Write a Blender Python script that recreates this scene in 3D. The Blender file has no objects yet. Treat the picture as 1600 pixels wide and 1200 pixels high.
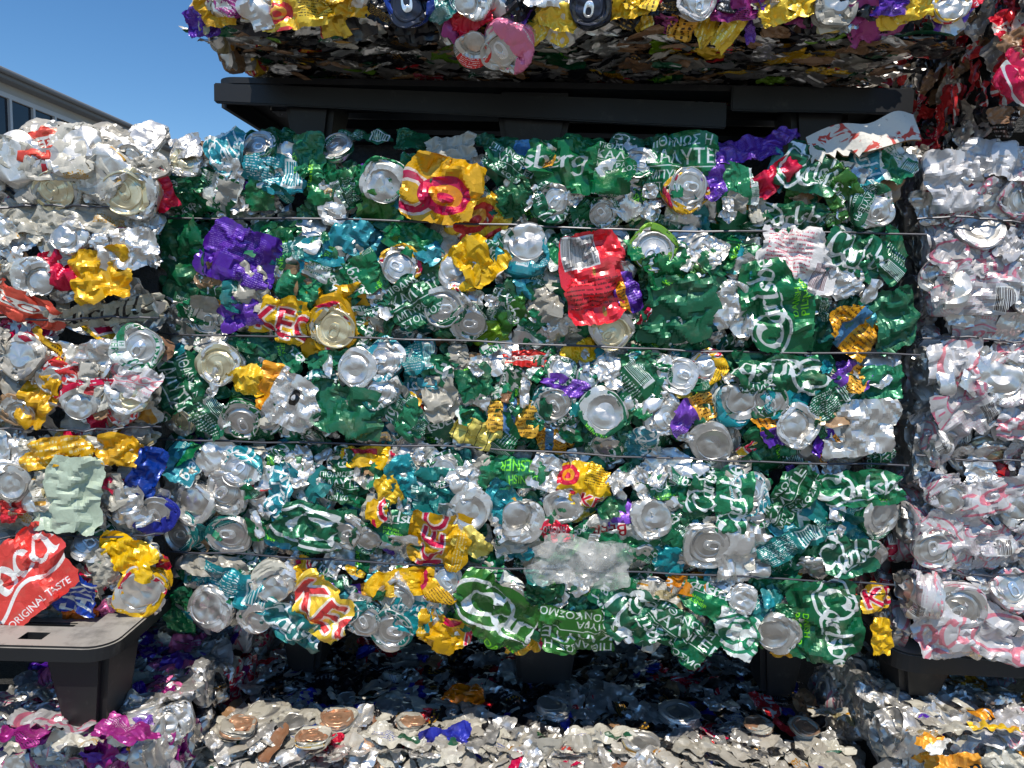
import bpy, math, random
import numpy as np
from mathutils import Matrix, Vector

# ------------------------------------------------------------------ camera, sky, sun, exposure
SC = bpy.context.scene
COL = SC.collection
CAM = np.array([0.0, -1.10, 1.55])
FOC = 1120.0                                    # focal length in photo pixels (1600 wide)
YAW, PITCH, ROLL = math.radians(2.4), math.radians(6.1), math.radians(1.7)
SUN_EL, SUN_AZ = math.radians(64), math.radians(-2)

fwd = np.array([-math.sin(YAW) * math.cos(PITCH), math.cos(YAW) * math.cos(PITCH), -math.sin(PITCH)])
r0 = np.cross(fwd, [0, 0, 1]); r0 /= np.linalg.norm(r0)
u0 = np.cross(r0, fwd)
CR = math.cos(ROLL) * r0 + math.sin(ROLL) * u0
CU = np.cross(CR, fwd)
cd = bpy.data.cameras.new('camera')
cam = bpy.data.objects.new('camera', cd); COL.objects.link(cam); SC.camera = cam
cam.matrix_world = Matrix(((CR[0], CU[0], -fwd[0], CAM[0]), (CR[1], CU[1], -fwd[1], CAM[1]),
                           (CR[2], CU[2], -fwd[2], CAM[2]), (0, 0, 0, 1)))
cd.sensor_width = 36.0; cd.lens = FOC / 1600 * 36.0; cd.clip_start = 0.02; cd.clip_end = 2000

W = bpy.data.worlds.new('World'); SC.world = W; W.use_nodes = True
sky = W.node_tree.nodes.new('ShaderNodeTexSky'); sky.sky_type = 'NISHITA'; sky.sun_disc = False
sky.sun_elevation = SUN_EL; sky.sun_rotation = math.pi + SUN_AZ
sky.air_density = 1.0; sky.dust_density = 0.05; sky.ozone_density = 4.0
hsv = W.node_tree.nodes.new('ShaderNodeHueSaturation'); hsv.inputs['Saturation'].default_value = 1.22
W.node_tree.links.new(sky.outputs[0], hsv.inputs['Color']); W.node_tree.links.new(hsv.outputs[0], W.node_tree.nodes['Background'].inputs[0])
W.node_tree.nodes['Background'].inputs[1].default_value = 0.122
sd = bpy.data.lights.new('sun', 'SUN'); sd.energy = 4.5; sd.angle = math.radians(0.5); sd.color = (1.0, 0.94, 0.84)
sun = bpy.data.objects.new('sun', sd); COL.objects.link(sun); sun.location = (-1, -8, 12)
sdir = Vector((math.sin(SUN_AZ) * math.cos(SUN_EL), math.cos(SUN_AZ) * math.cos(SUN_EL), -math.sin(SUN_EL)))
sun.rotation_euler = sdir.to_track_quat('-Z', 'Y').to_euler()
vs = SC.view_settings
vs.view_transform = 'Standard'; vs.look = 'None'; vs.exposure = 0.18; vs.gamma = 1.0; vs.use_curve_mapping = False
SC.cycles.max_bounces = 6; SC.cycles.sample_clamp_indirect = 6.0

RNG = np.random.default_rng(11)
random.seed(11)


def ray(px, py):
    d = fwd * FOC + CR * (px - 800) + CU * (600 - py)
    return d / np.linalg.norm(d)


def on_y(px, py, Y):
    d = ray(px, py)
    return CAM + d * ((Y - CAM[1]) / d[1])


def on_plane(px, py, o, n):
    d = ray(px, py)
    return CAM + d * (np.dot(o - CAM, n) / np.dot(d, n))


# ------------------------------------------------------------------ object helpers
def empty(name, loc=(0, 0, 0), label=None, cat=None, group=None):
    o = bpy.data.objects.new(name, None); COL.objects.link(o); o.location = loc
    o.empty_display_size = 0.05
    return tag(o, label, cat, group)


def tag(o, label=None, cat=None, group=None, kind=None):
    if label: o['label'] = label
    if cat: o['category'] = cat
    if group: o['group'] = group
    if kind: o['kind'] = kind
    return o


def mesh_np(name, v, f, mats=(), midx=None, smooth=None, uv=None):
    me = bpy.data.meshes.new(name)
    me.from_pydata(np.asarray(v).tolist(), [], [tuple(int(i) for i in q) for q in f])
    for m in mats: me.materials.append(m)
    if midx is not None: me.polygons.foreach_set('material_index', np.asarray(midx, dtype=np.int32))
    if uv is not None:
        ul = me.uv_layers.new(name='UVMap')
        ul.data.foreach_set('uv', np.asarray(uv, dtype=np.float32).ravel())
    if smooth is not None:
        me.shade_smooth(); me.set_sharp_from_angle(angle=math.radians(smooth))
    return me


def put(name, me, parent=None, mw=None):
    """Link a mesh; mw is its WORLD matrix, parent an unrotated empty (or a placed object)."""
    o = bpy.data.objects.new(name, me); COL.objects.link(o)
    if parent is not None:
        o.parent = parent
        o.matrix_parent_inverse = Matrix.Identity(4)
    if mw is not None:
        if parent is not None and parent.type == 'EMPTY':
            mw = Matrix.Translation(-parent.location) @ mw
        o.matrix_basis = mw
    return o


class MB:
    """Collects boxes, prisms and tubes (world coordinates) for one mesh object."""
    def __init__(s): s.v = []; s.f = []

    def add(s, v, f):
        b = len(s.v); s.v += [tuple(map(float, p)) for p in v]; s.f += [tuple(b + i for i in q) for q in f]

    def box(s, x0, x1, y0, y1, z0, z1):
        s.add([(x0, y0, z0), (x1, y0, z0), (x1, y1, z0), (x0, y1, z0), (x0, y0, z1), (x1, y0, z1), (x1, y1, z1), (x0, y1, z1)],
              [(0, 3, 2, 1), (4, 5, 6, 7), (0, 1, 5, 4), (1, 2, 6, 5), (2, 3, 7, 6), (3, 0, 4, 7)])

    def frustum(s, cx, cy, z0, z1, a0, b0, a1, b1):
        """a*, b* are half sizes at the bottom (0) and the top (1)."""
        s.add([(cx - a0, cy - b0, z0), (cx + a0, cy - b0, z0), (cx + a0, cy + b0, z0), (cx - a0, cy + b0, z0),
               (cx - a1, cy - b1, z1), (cx + a1, cy - b1, z1), (cx + a1, cy + b1, z1), (cx - a1, cy + b1, z1)],
              [(0, 3, 2, 1), (4, 5, 6, 7), (0, 1, 5, 4), (1, 2, 6, 5), (2, 3, 7, 6), (3, 0, 4, 7)])

    def tube(s, pts, r, n=7):
        pts = [np.array(p, float) for p in pts]
        ring = []
        for i, p in enumerate(pts):
            t = pts[min(i + 1, len(pts) - 1)] - pts[max(i - 1, 0)]; t /= np.linalg.norm(t)
            a = np.cross(t, [0, 0, 1]) if abs(t[2]) < .9 else np.cross(t, [1, 0, 0])
            a /= np.linalg.norm(a); b = np.cross(t, a)
            ring.append([p + r * (math.cos(k * 2 * math.pi / n) * a + math.sin(k * 2 * math.pi / n) * b) for k in range(n)])
        v = [q for rg in ring for q in rg]
        f = [(i * n + k, i * n + (k + 1) % n, (i + 1) * n + (k + 1) % n, (i + 1) * n + k) for i in range(len(pts) - 1) for k in range(n)]
        f += [tuple(range(n))[::-1], tuple((len(pts) - 1) * n + k for k in range(n))]
        s.add(v, f)

    def build(s, name, mat, parent=None, bevel=0.0, rot=None, smooth=None):
        v = np.array(s.v)
        off = np.array(parent.location) if parent is not None else np.zeros(3)
        me = mesh_np(name, v - off, s.f, [mat], smooth=smooth)
        if bevel:
            import bmesh
            bm = bmesh.new(); bm.from_mesh(me)
            bmesh.ops.bevel(bm, geom=bm.edges[:], offset=bevel, segments=2, affect='EDGES', clamp_overlap=True)
            bm.to_mesh(me); bm.free()
            me.shade_smooth(); me.set_sharp_from_angle(angle=math.radians(40))
        o = bpy.data.objects.new(name, me); COL.objects.link(o)
        if parent is not None: o.parent = parent
        return o


# ------------------------------------------------------------------ node helpers and plain materials
def new_mat(name):
    m = bpy.data.materials.new(name); m.use_nodes = True
    nt = m.node_tree
    return m, nt, nt.nodes['Principled BSDF']


def N(nt, t, **kw):
    n = nt.nodes.new(t)
    for k, v in kw.items(): setattr(n, k, v)
    return n


def noise(nt, scale, detail=4, rough=.55, vec=None, typ='FBM', dist=0.0):
    n = N(nt, 'ShaderNodeTexNoise'); n.noise_type = typ
    n.inputs['Scale'].default_value = scale; n.inputs['Detail'].default_value = detail
    n.inputs['Roughness'].default_value = rough; n.inputs['Distortion'].default_value = dist
    if vec is not None: nt.links.new(vec, n.inputs['Vector'])
    return n.outputs['Fac']


def ramp(nt, src, stops):
    r = N(nt, 'ShaderNodeValToRGB'); e = r.color_ramp.elements
    while len(e) < len(stops): e.new(0.5)
    for el, (p, c) in zip(e, stops):
        el.position = p; el.color = (*c, 1) if len(c) == 3 else c
    nt.links.new(src, r.inputs[0]); return r.outputs[0]


def mapr(nt, src, a, b, c, d):
    r = N(nt, 'ShaderNodeMapRange'); r.inputs[1].default_value = a; r.inputs[2].default_value = b
    r.inputs[3].default_value = c; r.inputs[4].default_value = d
    nt.links.new(src, r.inputs[0]); return r.outputs[0]


def mixc(nt, fac, a, b, mode='MIX'):
    m = N(nt, 'ShaderNodeMix'); m.data_type = 'RGBA'; m.blend_type = mode
    for sock, val in ((m.inputs[0], fac), (m.inputs[6], a), (m.inputs[7], b)):
        if isinstance(val, (int, float)): sock.default_value = val
        elif isinstance(val, tuple): sock.default_value = (*val, 1)
        else: nt.links.new(val, sock)
    return m.outputs[2]


def math_n(nt, op, a, b=0.0, clamp=False):
    m = N(nt, 'ShaderNodeMath'); m.operation = op; m.use_clamp = clamp
    for sock, val in ((m.inputs[0], a), (m.inputs[1], b)):
        if isinstance(val, (int, float)): sock.default_value = val
        else: nt.links.new(val, sock)
    return m.outputs[0]


def obj_coord(nt):
    """Object coordinates shifted by the object's own random number, so that copies differ."""
    tc = N(nt, 'ShaderNodeTexCoord'); oi = N(nt, 'ShaderNodeObjectInfo')
    m = N(nt, 'ShaderNodeVectorMath'); m.operation = 'ADD'
    c = N(nt, 'ShaderNodeCombineXYZ')
    k = math_n(nt, 'MULTIPLY', oi.outputs['Random'], 37.0)
    for i in range(3): nt.links.new(k, c.inputs[i])
    nt.links.new(tc.outputs['Object'], m.inputs[0]); nt.links.new(c.outputs[0], m.inputs[1])
    return m.outputs[0], oi.outputs['Random']


def bump(nt, h, strength, dist, bsdf):
    b = N(nt, 'ShaderNodeBump'); b.inputs['Strength'].default_value = strength; b.inputs['Distance'].default_value = dist
    nt.links.new(h, b.inputs['Height']); nt.links.new(b.outputs[0], bsdf.inputs['Normal'])
    return b


def crinkle(nt, co, bsdf, s=1.0):
    h = math_n(nt, 'MULTIPLY', noise(nt, 260, 2, .5, co), .0005)
    msk = mapr(nt, noise(nt, 16, 2, .5, co), .42, .62, .05, 1.25)
    for sc_, k in ((46, .42), (110, .2)):
        wv = N(nt, 'ShaderNodeVectorMath'); wv.operation = 'SCALE'; wv.inputs['Scale'].default_value = sc_; nt.links.new(co, wv.inputs[0])
        v = N(nt, 'ShaderNodeTexVoronoi'); v.feature = 'F1'; v.inputs['Scale'].default_value = 1.0; nt.links.new(wv.outputs[0], v.inputs['Vector'])
        d = N(nt, 'ShaderNodeVectorMath'); d.operation = 'SUBTRACT'; nt.links.new(wv.outputs[0], d.inputs[0]); nt.links.new(v.outputs['Position'], d.inputs[1])
        c = N(nt, 'ShaderNodeVectorMath'); c.operation = 'SUBTRACT'; nt.links.new(v.outputs['Color'], c.inputs[0]); c.inputs[1].default_value = (.5, .5, .5)
        dt = N(nt, 'ShaderNodeVectorMath'); dt.operation = 'DOT_PRODUCT'; nt.links.new(d.outputs[0], dt.inputs[0]); nt.links.new(c.outputs[0], dt.inputs[1])
        h = math_n(nt, 'ADD', h, math_n(nt, 'MULTIPLY', math_n(nt, 'MULTIPLY', dt.outputs['Value'], msk), k / sc_))
    return bump(nt, h, min(1.0, .75 * s), 1.0, bsdf)


def metal_mat(name, col, rough=.33, metallic=.85, dirt=.25, dirtcol=(.23, .19, .13), crk=1.0):
    m, nt, b = new_mat(name)
    co, rnd = obj_coord(nt)
    d = mapr(nt, noise(nt, 28, 5, .65, co), .52, .78, 0, dirt)
    tint = mixc(nt, rnd, tuple(c * .86 for c in col), tuple(min(1, c * 1.06) for c in col))
    nt.links.new(mixc(nt, d, tint, dirtcol), b.inputs['Base Color'])
    b.inputs['Metallic'].default_value = metallic
    nt.links.new(mapr(nt, noise(nt, 45, 3, .6, co), .3, .7, rough - .1, rough + .14), b.inputs['Roughness'])
    crinkle(nt, co, b, crk)
    return m


ALU = metal_mat('bare_aluminium', (.70, .675, .63), .42, .78, .35, crk=.4)
ALU_END = metal_mat('can_end_aluminium', (.61, .59, .555), .36, .86, .55, crk=.3)
ALU_GOLD = metal_mat('lacquered_gold_aluminium', (.78, .69, .46), .36, .8, .3, crk=.3)
ALU_BRONZE = metal_mat('bronze_can_end', (.66, .38, .23), .38, .7, .25, crk=.3)
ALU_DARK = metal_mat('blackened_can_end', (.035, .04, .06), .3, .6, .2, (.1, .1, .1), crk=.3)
TAB = metal_mat('pull_tab_aluminium', (.88, .88, .87), .3, .85, .15, crk=.1)

# ------------------------------------------------------------------ printed can labels, drawn into images by this script
TW, TH, SS = 768, 432, 2


def fill_tris(mask, tris):
    H_, W_ = mask.shape
    for t in tris:
        x0 = max(int(t[:, 0].min()), 0); x1 = min(int(t[:, 0].max()) + 2, W_)
        y0 = max(int(t[:, 1].min()), 0); y1 = min(int(t[:, 1].max()) + 2, H_)
        if x1 <= x0 or y1 <= y0: continue
        X = np.arange(x0, x1) + .5; Y = (np.arange(y0, y1) + .5)[:, None]
        (ax, ay), (bx, by), (cx, cy) = t
        e0 = (bx - ax) * (Y - ay) - (by - ay) * (X - ax)
        e1 = (cx - bx) * (Y - by) - (cy - by) * (X - bx)
        e2 = (ax - cx) * (Y - cy) - (ay - cy) * (X - cx)
        ins = ((e0 >= 0) & (e1 >= 0) & (e2 >= 0)) | ((e0 <= 0) & (e1 <= 0) & (e2 <= 0))
        mask[y0:y1, x0:x1] |= ins


_txt = {}


def text_tris(s):
    """Triangles of a word set in Blender's own font, cap height 1, starting at x = 0."""
    if s in _txt: return _txt[s]
    cu = bpy.data.curves.new('lettering', 'FONT'); cu.body = s; cu.resolution_u = 3; cu.offset = 0.012
    o = bpy.data.objects.new('lettering', cu); COL.objects.link(o)
    me = o.to_mesh(); me.calc_loop_triangles()
    v = np.array([p.co[:2] for p in me.vertices]); f = np.array([t.vertices[:] for t in me.loop_triangles])
    o.to_mesh_clear(); bpy.data.objects.remove(o); bpy.data.curves.remove(cu)
    if len(v) == 0: return np.zeros((0, 3, 2)), 0
    v[:, 0] -= v[:, 0].min(); v /= .73
    _txt[s] = (v[f], v[:, 0].max()); return _txt[s]


def catmull(p, n=7):
    p = np.array(p, float); q = np.vstack([2 * p[0] - p[1], p, 2 * p[-1] - p[-2]]); out = []
    for i in range(1, len(q) - 2):
        for t in np.linspace(0, 1, n, endpoint=False):
            out.append(.5 * (2 * q[i] + (q[i + 1] - q[i - 1]) * t + (2 * q[i - 1] - 5 * q[i] + 4 * q[i + 1] - q[i + 2]) * t * t
                             + (3 * q[i] - q[i - 1] - 3 * q[i + 1] + q[i + 2]) * t ** 3))
    out.append(p[-1]); return np.array(out)


GL = {
    'C': ([[(1.75, 1.45), (1.55, 1.85), (1.0, 1.95), (.4, 1.5), (.2, .8), (.5, .12), (1.1, -.02), (1.75, .4)]], 1.75),
    'a': ([[(.88, .85), (.6, 1.), (.2, .7), (.15, .25), (.45, 0), (.78, .3), (.92, .95)], [(.92, .95), (.88, .2), (1.1, .02)]], 1.1),
    'r': ([[(.15, .95), (.17, 0)], [(.17, .55), (.4, .95), (.68, .88)]], .72),
    'l': ([[(.2, 1.9), (.17, .2), (.42, .02)]], .45),
    's': ([[(.65, .85), (.4, 1.), (.15, .78), (.4, .5), (.66, .25), (.4, 0), (.08, .12)]], .76),
    'b': ([[(.15, 1.9), (.16, .1)], [(.15, .7), (.5, 1.), (.85, .6), (.62, .05), (.16, .1)]], .95),
    'e': ([[(.15, .5), (.76, .6), (.5, 1.), (.15, .6), (.25, .08), (.78, .18)]], .85),
    'g': ([[(.85, .9), (.5, 1.), (.15, .6), (.4, .1), (.85, .5), (.88, .95)], [(.88, .95), (.85, -.3), (.5, -.6), (.08, -.38)]], 1.0),
    'c': ([[(.78, .8), (.5, 1.), (.15, .6), (.3, .05), (.8, .2)]], .85),
    'o': ([[(.5, 1.), (.15, .6), (.3, .03), (.7, .1), (.82, .6), (.5, 1.), (.3, .9)]], .92),
    '-': ([[(.1, .5), (.55, .55)]], .65),
    'u': ([[(.12, .98), (.16, .2), (.5, .03), (.8, .4)], [(.82, .98), (.84, .15), (1.05, .03)]], 1.05),
    't': ([[(.3, 1.5), (.28, .2), (.6, .03)], [(.02, .98), (.62, 1.02)]], .6),
    'i': ([[(.15, .98), (.17, .15), (.4, .02)]], .42),
    'p': ([[(.15, .98), (.16, -.75)], [(.15, .7), (.5, 1.), (.85, .6), (.62, .05), (.16, .1)]], .95),
    'w': ([[(.1, .98), (.3, .03), (.55, .8), (.8, .03), (1.1, 1.)]], 1.2),
}


def pen_tris(s, nib=.17, ang=40, thin=.06, extra=()):
    tr = []; x = 0
    n1 = nib * np.array([math.cos(math.radians(ang)), math.sin(math.radians(ang))])
    strokes = []
    for ch in s:
        st, w = GL[ch]
        strokes += [np.array(k) + (x, 0) for k in st]; x += w
    strokes += [np.array(k) for k in extra]
    for k in strokes:
        c = catmull(k)
        for a, b in zip(c[:-1], c[1:]):
            q = [a - n1, a + n1, b + n1, b - n1]
            tr += [[q[0], q[1], q[2]], [q[0], q[2], q[3]]]
            d = b - a; d = np.array([-d[1], d[0]]) / (np.linalg.norm(d) + 1e-9) * thin
            q = [a - d, a + d, b + d, b - d]
            tr += [[q[0], q[1], q[2]], [q[0], q[2], q[3]]]
    return np.array(tr), x


class Label:
    def __init__(s, base, alpha=1.0):
        s.rgb = np.ones((TH * SS, TW * SS, 3), np.float32) * np.array(base, np.float32)
        s.al = np.full((TH * SS, TW * SS), alpha, np.float32)

    def paint(s, mask, col, alpha=1.0):
        s.rgb[mask] = col; s.al[mask] = alpha

    def tris(s, tr, u, v, h, col, rot=0, shear=0, alpha=1.0, outline=None, ow=.12, xs=1.0):
        """tr in cap-height units; (u, v) the lower-left start in 0..1, h the cap height as a share of the label."""
        t = np.array(tr, float)
        if len(t) == 0: return
        k = h * TH * SS
        def place(q):
            q = q.copy(); q[..., 0] = q[..., 0] * xs + shear * q[..., 1]; q *= k
            c, n = math.cos(math.radians(rot)), math.sin(math.radians(rot))
            return np.stack([q[..., 0] * c - q[..., 1] * n + u * TW * SS, q[..., 0] * n + q[..., 1] * c + v * TH * SS], -1)
        if outline is not None:
            m = np.zeros(s.al.shape, bool)
            for a in range(8):
                fill_tris(m, place(t + ow * np.array([math.cos(a * .785), math.sin(a * .785)])))
            s.paint(m, outline, alpha)
        m = np.zeros(s.al.shape, bool); fill_tris(m, place(t)); s.paint(m, col, alpha)

    def text(s, word, u, v, h, col, width=None, **kw):
        t, w = text_tris(word)
        if width and w: kw['xs'] = width * TW / (h * TH * w)
        s.tris(t, u, v, h, col, **kw)

    def rect(s, u0, v0, u1, v1, col, alpha=1.0):
        H_, W_ = s.al.shape
        sl = np.s_[int(v0 * H_):int(v1 * H_), int(u0 * W_):int(u1 * W_)]
        s.rgb[sl] = col; s.al[sl] = alpha

    def disc(s, u, v, r, col, r_in=0.0, alpha=1.0, sq=1.0):
        H_, W_ = s.al.shape
        Y, X = np.mgrid[0:H_, 0:W_]
        d = np.hypot(X - u * W_, (Y - v * H_) / sq) / H_
        s.paint((d < r) & (d >= r_in), col, alpha)

    def bars(s, u0, v0, u1, v1, col, bg, seed=0):
        s.rect(u0, v0, u1, v1, bg); g = np.random.default_rng(seed); u = u0 + .006
        while u < u1 - .01:
            w = g.uniform(.002, .006); s.rect(u, v0 + .02, u + w, v1 - .02, col); u += w + g.uniform(.002, .006)

    def small(s, u0, v0, u1, v1, n, col, seed=0):
        """Print too small to read: rows of short strokes."""
        g = np.random.default_rng(seed); hh = (v1 - v0) / n
        for i in range(n):
            u = u0; vv = v0 + i * hh
            while u < u1:
                w = g.uniform(.004, .016)
                if g.random() < .85: s.rect(u, vv + .3 * hh, min(u + w, u1), vv + (.62 if g.random() < .7 else .78) * hh, col)
                u += w + g.uniform(.002, .006)

    def image(s, name):
        a = np.concatenate([s.rgb, s.al[..., None]], -1)
        a = a.reshape(TH, SS, TW, SS, 4).mean((1, 3))
        im = bpy.data.images.new(name, TW, TH, alpha=True, float_buffer=False)
        im.alpha_mode = 'CHANNEL_PACKED'
        im.pixels.foreach_set(a.astype(np.float32).ravel()); im.update(); im.pack()
        return im


def swoosh(x, y, sx, sy):
    return [[(x, y), (x + .3 * sx, y + .5 * sy), (x + .6 * sx, y + .1 * sy), (x + sx, y + .7 * sy)]]


CB, CBW = pen_tris('Carlsberg', .15, 35, .06, [[(1.75, .4), (2.1, .1), (2.6, -.35), (3.9, -.25)], [(.75, 2.15), (1.2, 2.5), (1.9, 2.35), (1.7, 1.5)]])
CBC, _ = pen_tris('C', .22, 35, .08)
CC, CCW = pen_tris('Coca-Cola', .13, 20, .075, [[(.3, -.15), (1.2, -.55), (2.6, -.2), (4.2, -.6), (5.4, -.1)], [(4.6, 1.9), (5.4, 1.6), (6.2, 2.0), (7.0, 1.5)]])
KIR, _ = pen_tris('uirulla', .13, 60, .05)
WHITE = (.86, .87, .86)


def lab_carlsberg(base, ink=WHITE, lime=(.5, .86, .16), dark=None, band=None, alpha=1.0):
    L = Label(base, alpha)
    if band: L.rect(0, .80, 1, .93, band)
    L.tris(CB, .04, .52, .115, ink, rot=5, shear=.12)
    L.disc(.105, .64, .19, ink, .165)
    L.tris(CBC, .05, .55, .10, ink)
    L.text('DANISH', .17, .37, .05, lime)
    L.text('PILSNER', .17, .285, .065, lime)
    L.text('ΠΙΘΑΝΩΣ Η', .62, .83, .05, ink)
    L.text('ΚΑΛΥΤΕΡΗ', .62, .735, .075, ink)
    L.rect(.62, .715, .84, .720, ink)
    L.text('ΜΠΥΡΑ', .62, .65, .045, ink); L.text('ΣΤΟΝ ΚΟΣΜΟ', .62, .59, .045, ink)
    L.small(.62, .10, .74, .34, 13, ink, 3)
    L.bars(.76, .12, .84, .34, base if dark is None else dark, ink, 4)
    return L


def lab_keo():
    y = (.89, .70, .03); r = (.80, .10, .24)
    L = Label(y)
    L.text('KEO', .05, .42, .36, r, outline=(.93, .86, .8), ow=.07)
    L.disc(.60, .62, .17, r, 0); L.disc(.60, .62, .10, (.9, .6, .1)); L.disc(.60, .60, .05, r)
    L.rect(.52, .30, .68, .36, r)
    L.text('KEO', .74, .12, .22, r, rot=0, outline=(.93, .86, .8), ow=.07)
    L.small(.74, .5, .95, .9, 10, (.35, .25, .02), 5)
    L.small(.05, .08, .40, .24, 4, (.92, .85, .6), 6)
    return L


def lab_purple():
    L = Label((.36, .17, .62))
    L.small(.05, .45, .40, .9, 16, (.56, .42, .78), 7); L.small(.25, .08, .45, .35, 9, (.66, .55, .84), 17)
    L.rect(.55, .0, .72, 1, (.86, .58, .04)); L.small(.57, .15, .70, .8, 9, (.2, .1, .02), 8)
    L.small(.78, .3, .95, .8, 9, (.7, .6, .88), 9)
    return L


def lab_coke(base, ink, alpha=1.0, second=None):
    L = Label(base, alpha)
    L.tris(CC, .03, .42, .19, ink, rot=8, shear=.28)
    L.text('ORIGINAL TASTE', .16, .26, .055, ink)
    L.tris(CC, .60, .62, .11, second or ink, shear=.28)
    L.small(.62, .1, .82, .5, 11, second or ink, 10)
    L.bars(.85, .1, .96, .5, (.1, .02, .02), (.85, .85, .83), 2)
    return L


def lab_fanta():
    L = Label((.90, .50, .08))
    L.rect(.05, .35, .60, .85, (.08, .22, .62))
    L.text('FANTA', .08, .42, .34, (.88, .88, .86), width=.49)
    L.disc(.78, .6, .2, (.9, .5, .05)); L.small(.66, .1, .95, .3, 4, (.9, .9, .85), 3)
    return L


def lab_white(seed, inks):
    L = Label((.72, .70, .65)); g = np.random.default_rng(seed)
    for k in range(7):
        u, v = g.uniform(0, .9), g.uniform(0, .8); c = inks[k % len(inks)]
        if k % 3 == 0: L.rect(u, v, u + g.uniform(.05, .2), v + g.uniform(.04, .15), c)
        elif k % 3 == 1: L.small(u, v, min(u + .2, 1), min(v + .3, 1), 6, c, seed + k)
        else: L.disc(u, v, g.uniform(.08, .2), c, g.uniform(0, .1))
    return L


def lab_plain(base, marks=(), alpha=1.0, seed=1):
    L = Label(base, alpha); g = np.random.default_rng(seed)
    for c in marks:
        u, v = g.uniform(.05, .7), g.uniform(.05, .6)
        L.small(u, v, u + .25, v + .3, 6, c, int(g.integers(99)))
    return L


LAB = {}
LAB['green'] = lab_carlsberg((.035, .355, .215))
LAB['bright'] = lab_carlsberg((.06, .43, .26))
LAB['olive'] = lab_carlsberg((.18, .42, .14), lime=(.45, .75, .12))
LAB['teal'] = lab_carlsberg((.10, .52, .56), lime=(.75, .85, .8), band=(.8, .83, .82))
LAB['teal2'] = lab_carlsberg((.05, .42, .40), lime=(.75, .85, .8))
wg = lab_carlsberg((.80, .82, .80), ink=(.03, .45, .27), lime=(.03, .45, .27)); wg.rect(.0, .0, 1, .24, (.03, .45, .27)); wg.rect(.3, .80, .8, 1, (.03, .45, .27)); wg.rect(.45, .3, .6, .8, (.03, .45, .27)); LAB['whitegreen'] = wg
LAB['keo'] = lab_keo()
LAB['purple'] = lab_purple()
LAB['red'] = lab_coke((.82, .10, .22), (.90, .89, .87))
LAB['cokelight'] = lab_coke((.74, .73, .73), (.78, .46, .52), 0.2, second=(.72, .62, .65)); LAB['cokelight'].al[np.abs(LAB['cokelight'].rgb[..., 1] - .83) > .05] = 1
LAB['pinkish'] = lab_plain((.86, .45, .62), [(.85, .8, .8), (.3, .02, .2)], seed=4)
LAB['magenta'] = lab_plain((.58, .14, .46), [(.8, .7, .75), (.1, .02, .1)], seed=5)
LAB['fanta'] = lab_fanta()
LAB['white'] = lab_white(1, [(.62, .03, .05), (.7, .5, .1), (.55, .55, .55)])
LAB['whitegold'] = lab_white(3, [(.7, .5, .12), (.35, .3, .22), (.6, .55, .4)])
LAB['whiteblue'] = lab_white(5, [(.2, .18, .5), (.12, .2, .55), (.1, .3, .2)])
LAB['silver'] = lab_plain((.82, .80, .77), [], 0.05)
lb = Label((.80, .79, .75)); lb.disc(.25, .5, .34, (.6, .02, .05), .26); lb.text('BEER', .17, .45, .13, (.05, .05, .05)); lb.text('BEER', .65, .45, .2, (.6, .02, .05)); LAB['beer'] = lb
lb = Label((.80, .13, .12)); lb.rect(0, .4, 1, .66, (.82, .80, .76)); lb.text('PERO', .06, .45, .16, (.65, .02, .02)); lb.text('PERO', .56, .45, .16, (.65, .02, .02)); LAB['redband'] = lb
lb = Label((.72, .70, .62)); lb.tris(KIR, .05, .35, .17, (.03, .03, .03), shear=.2); lb.small(.6, .2, .9, .7, 8, (.3, .27, .2), 3); LAB['script'] = lb
lb = Label((.86, .55, .05)); lb.text('weppes', .08, .4, .22, (.04, .03, .02)); lb.rect(0, 0, 1, .12, (.8, .8, .78)); LAB['amber'] = lb
LAB['navy'] = lab_plain((.08, .18, .58), [(.8, .8, .82)], seed=6)
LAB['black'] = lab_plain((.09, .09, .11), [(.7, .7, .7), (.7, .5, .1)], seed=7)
LAB['lime'] = lab_plain((.42, .58, .10), [(.02, .15, .04)], seed=8)
LAB['palegreen'] = lab_plain((.70, .76, .68), [(.62, .62, .3)], seed=9)
LAB['brown'] = lab_plain((.56, .42, .30), [], seed=2)
lb = Label((.80, .78, .77)); lb.small(.1, .15, .6, .9, 13, (.72, .25, .38), 11); lb.bars(.66, .1, .9, .5, (.3, .05, .1), (.85, .83, .83), 9); lb.disc(.1, .2, .12, (.6, .05, .1)); LAB['pinkprint'] = lb
lb = Label((.86, .78, .38))
for k in range(9): lb.rect(k * .11 + .03, 0, k * .11 + .036, 1, (.03, .03, .03)); lb.rect(0, k * .11 + .05, 1, k * .11 + .056, (.03, .03, .03)) if k % 3 == 0 else None
LAB['veined'] = lb
lb = Label((.86, .62, .08)); lb.rect(.3, 0, .55, 1, (.30, .52, .70)); lb.small(.05, .1, .3, .9, 8, (.3, .18, .02), 1); lb.small(.6, .1, .95, .9, 8, (.3, .18, .02), 2); LAB['goldblue'] = lb
lb = Label((.82, .82, .82), .1); lb.rect(0, .0, .28, 1, (.86, .56, .06)); lb.text('KEO', .05, .08, .2, (.9, .9, .88), rot=90); lb.disc(.62, .55, .14, (.03, .03, .05)); lb.disc(.62, .55, .05, (.75, .75, .75)); LAB['badge'] = lb
lb = Label((.85, .09, .24)); lb.bars(.1, .62, .6, .95, (.05, .05, .05), (.8, .8, .8), 5); lb.small(.1, .2, .8, .5, 7, (.25, .02, .03), 6); lb.disc(.5, .56, .04, (.6, .42, .1)); lb.disc(.6, .14, .05, (.6, .42, .1)); LAB['redpack'] = lb
LAB['cream'] = Label((.64, .62, .57))

PRINT = {}


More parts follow.
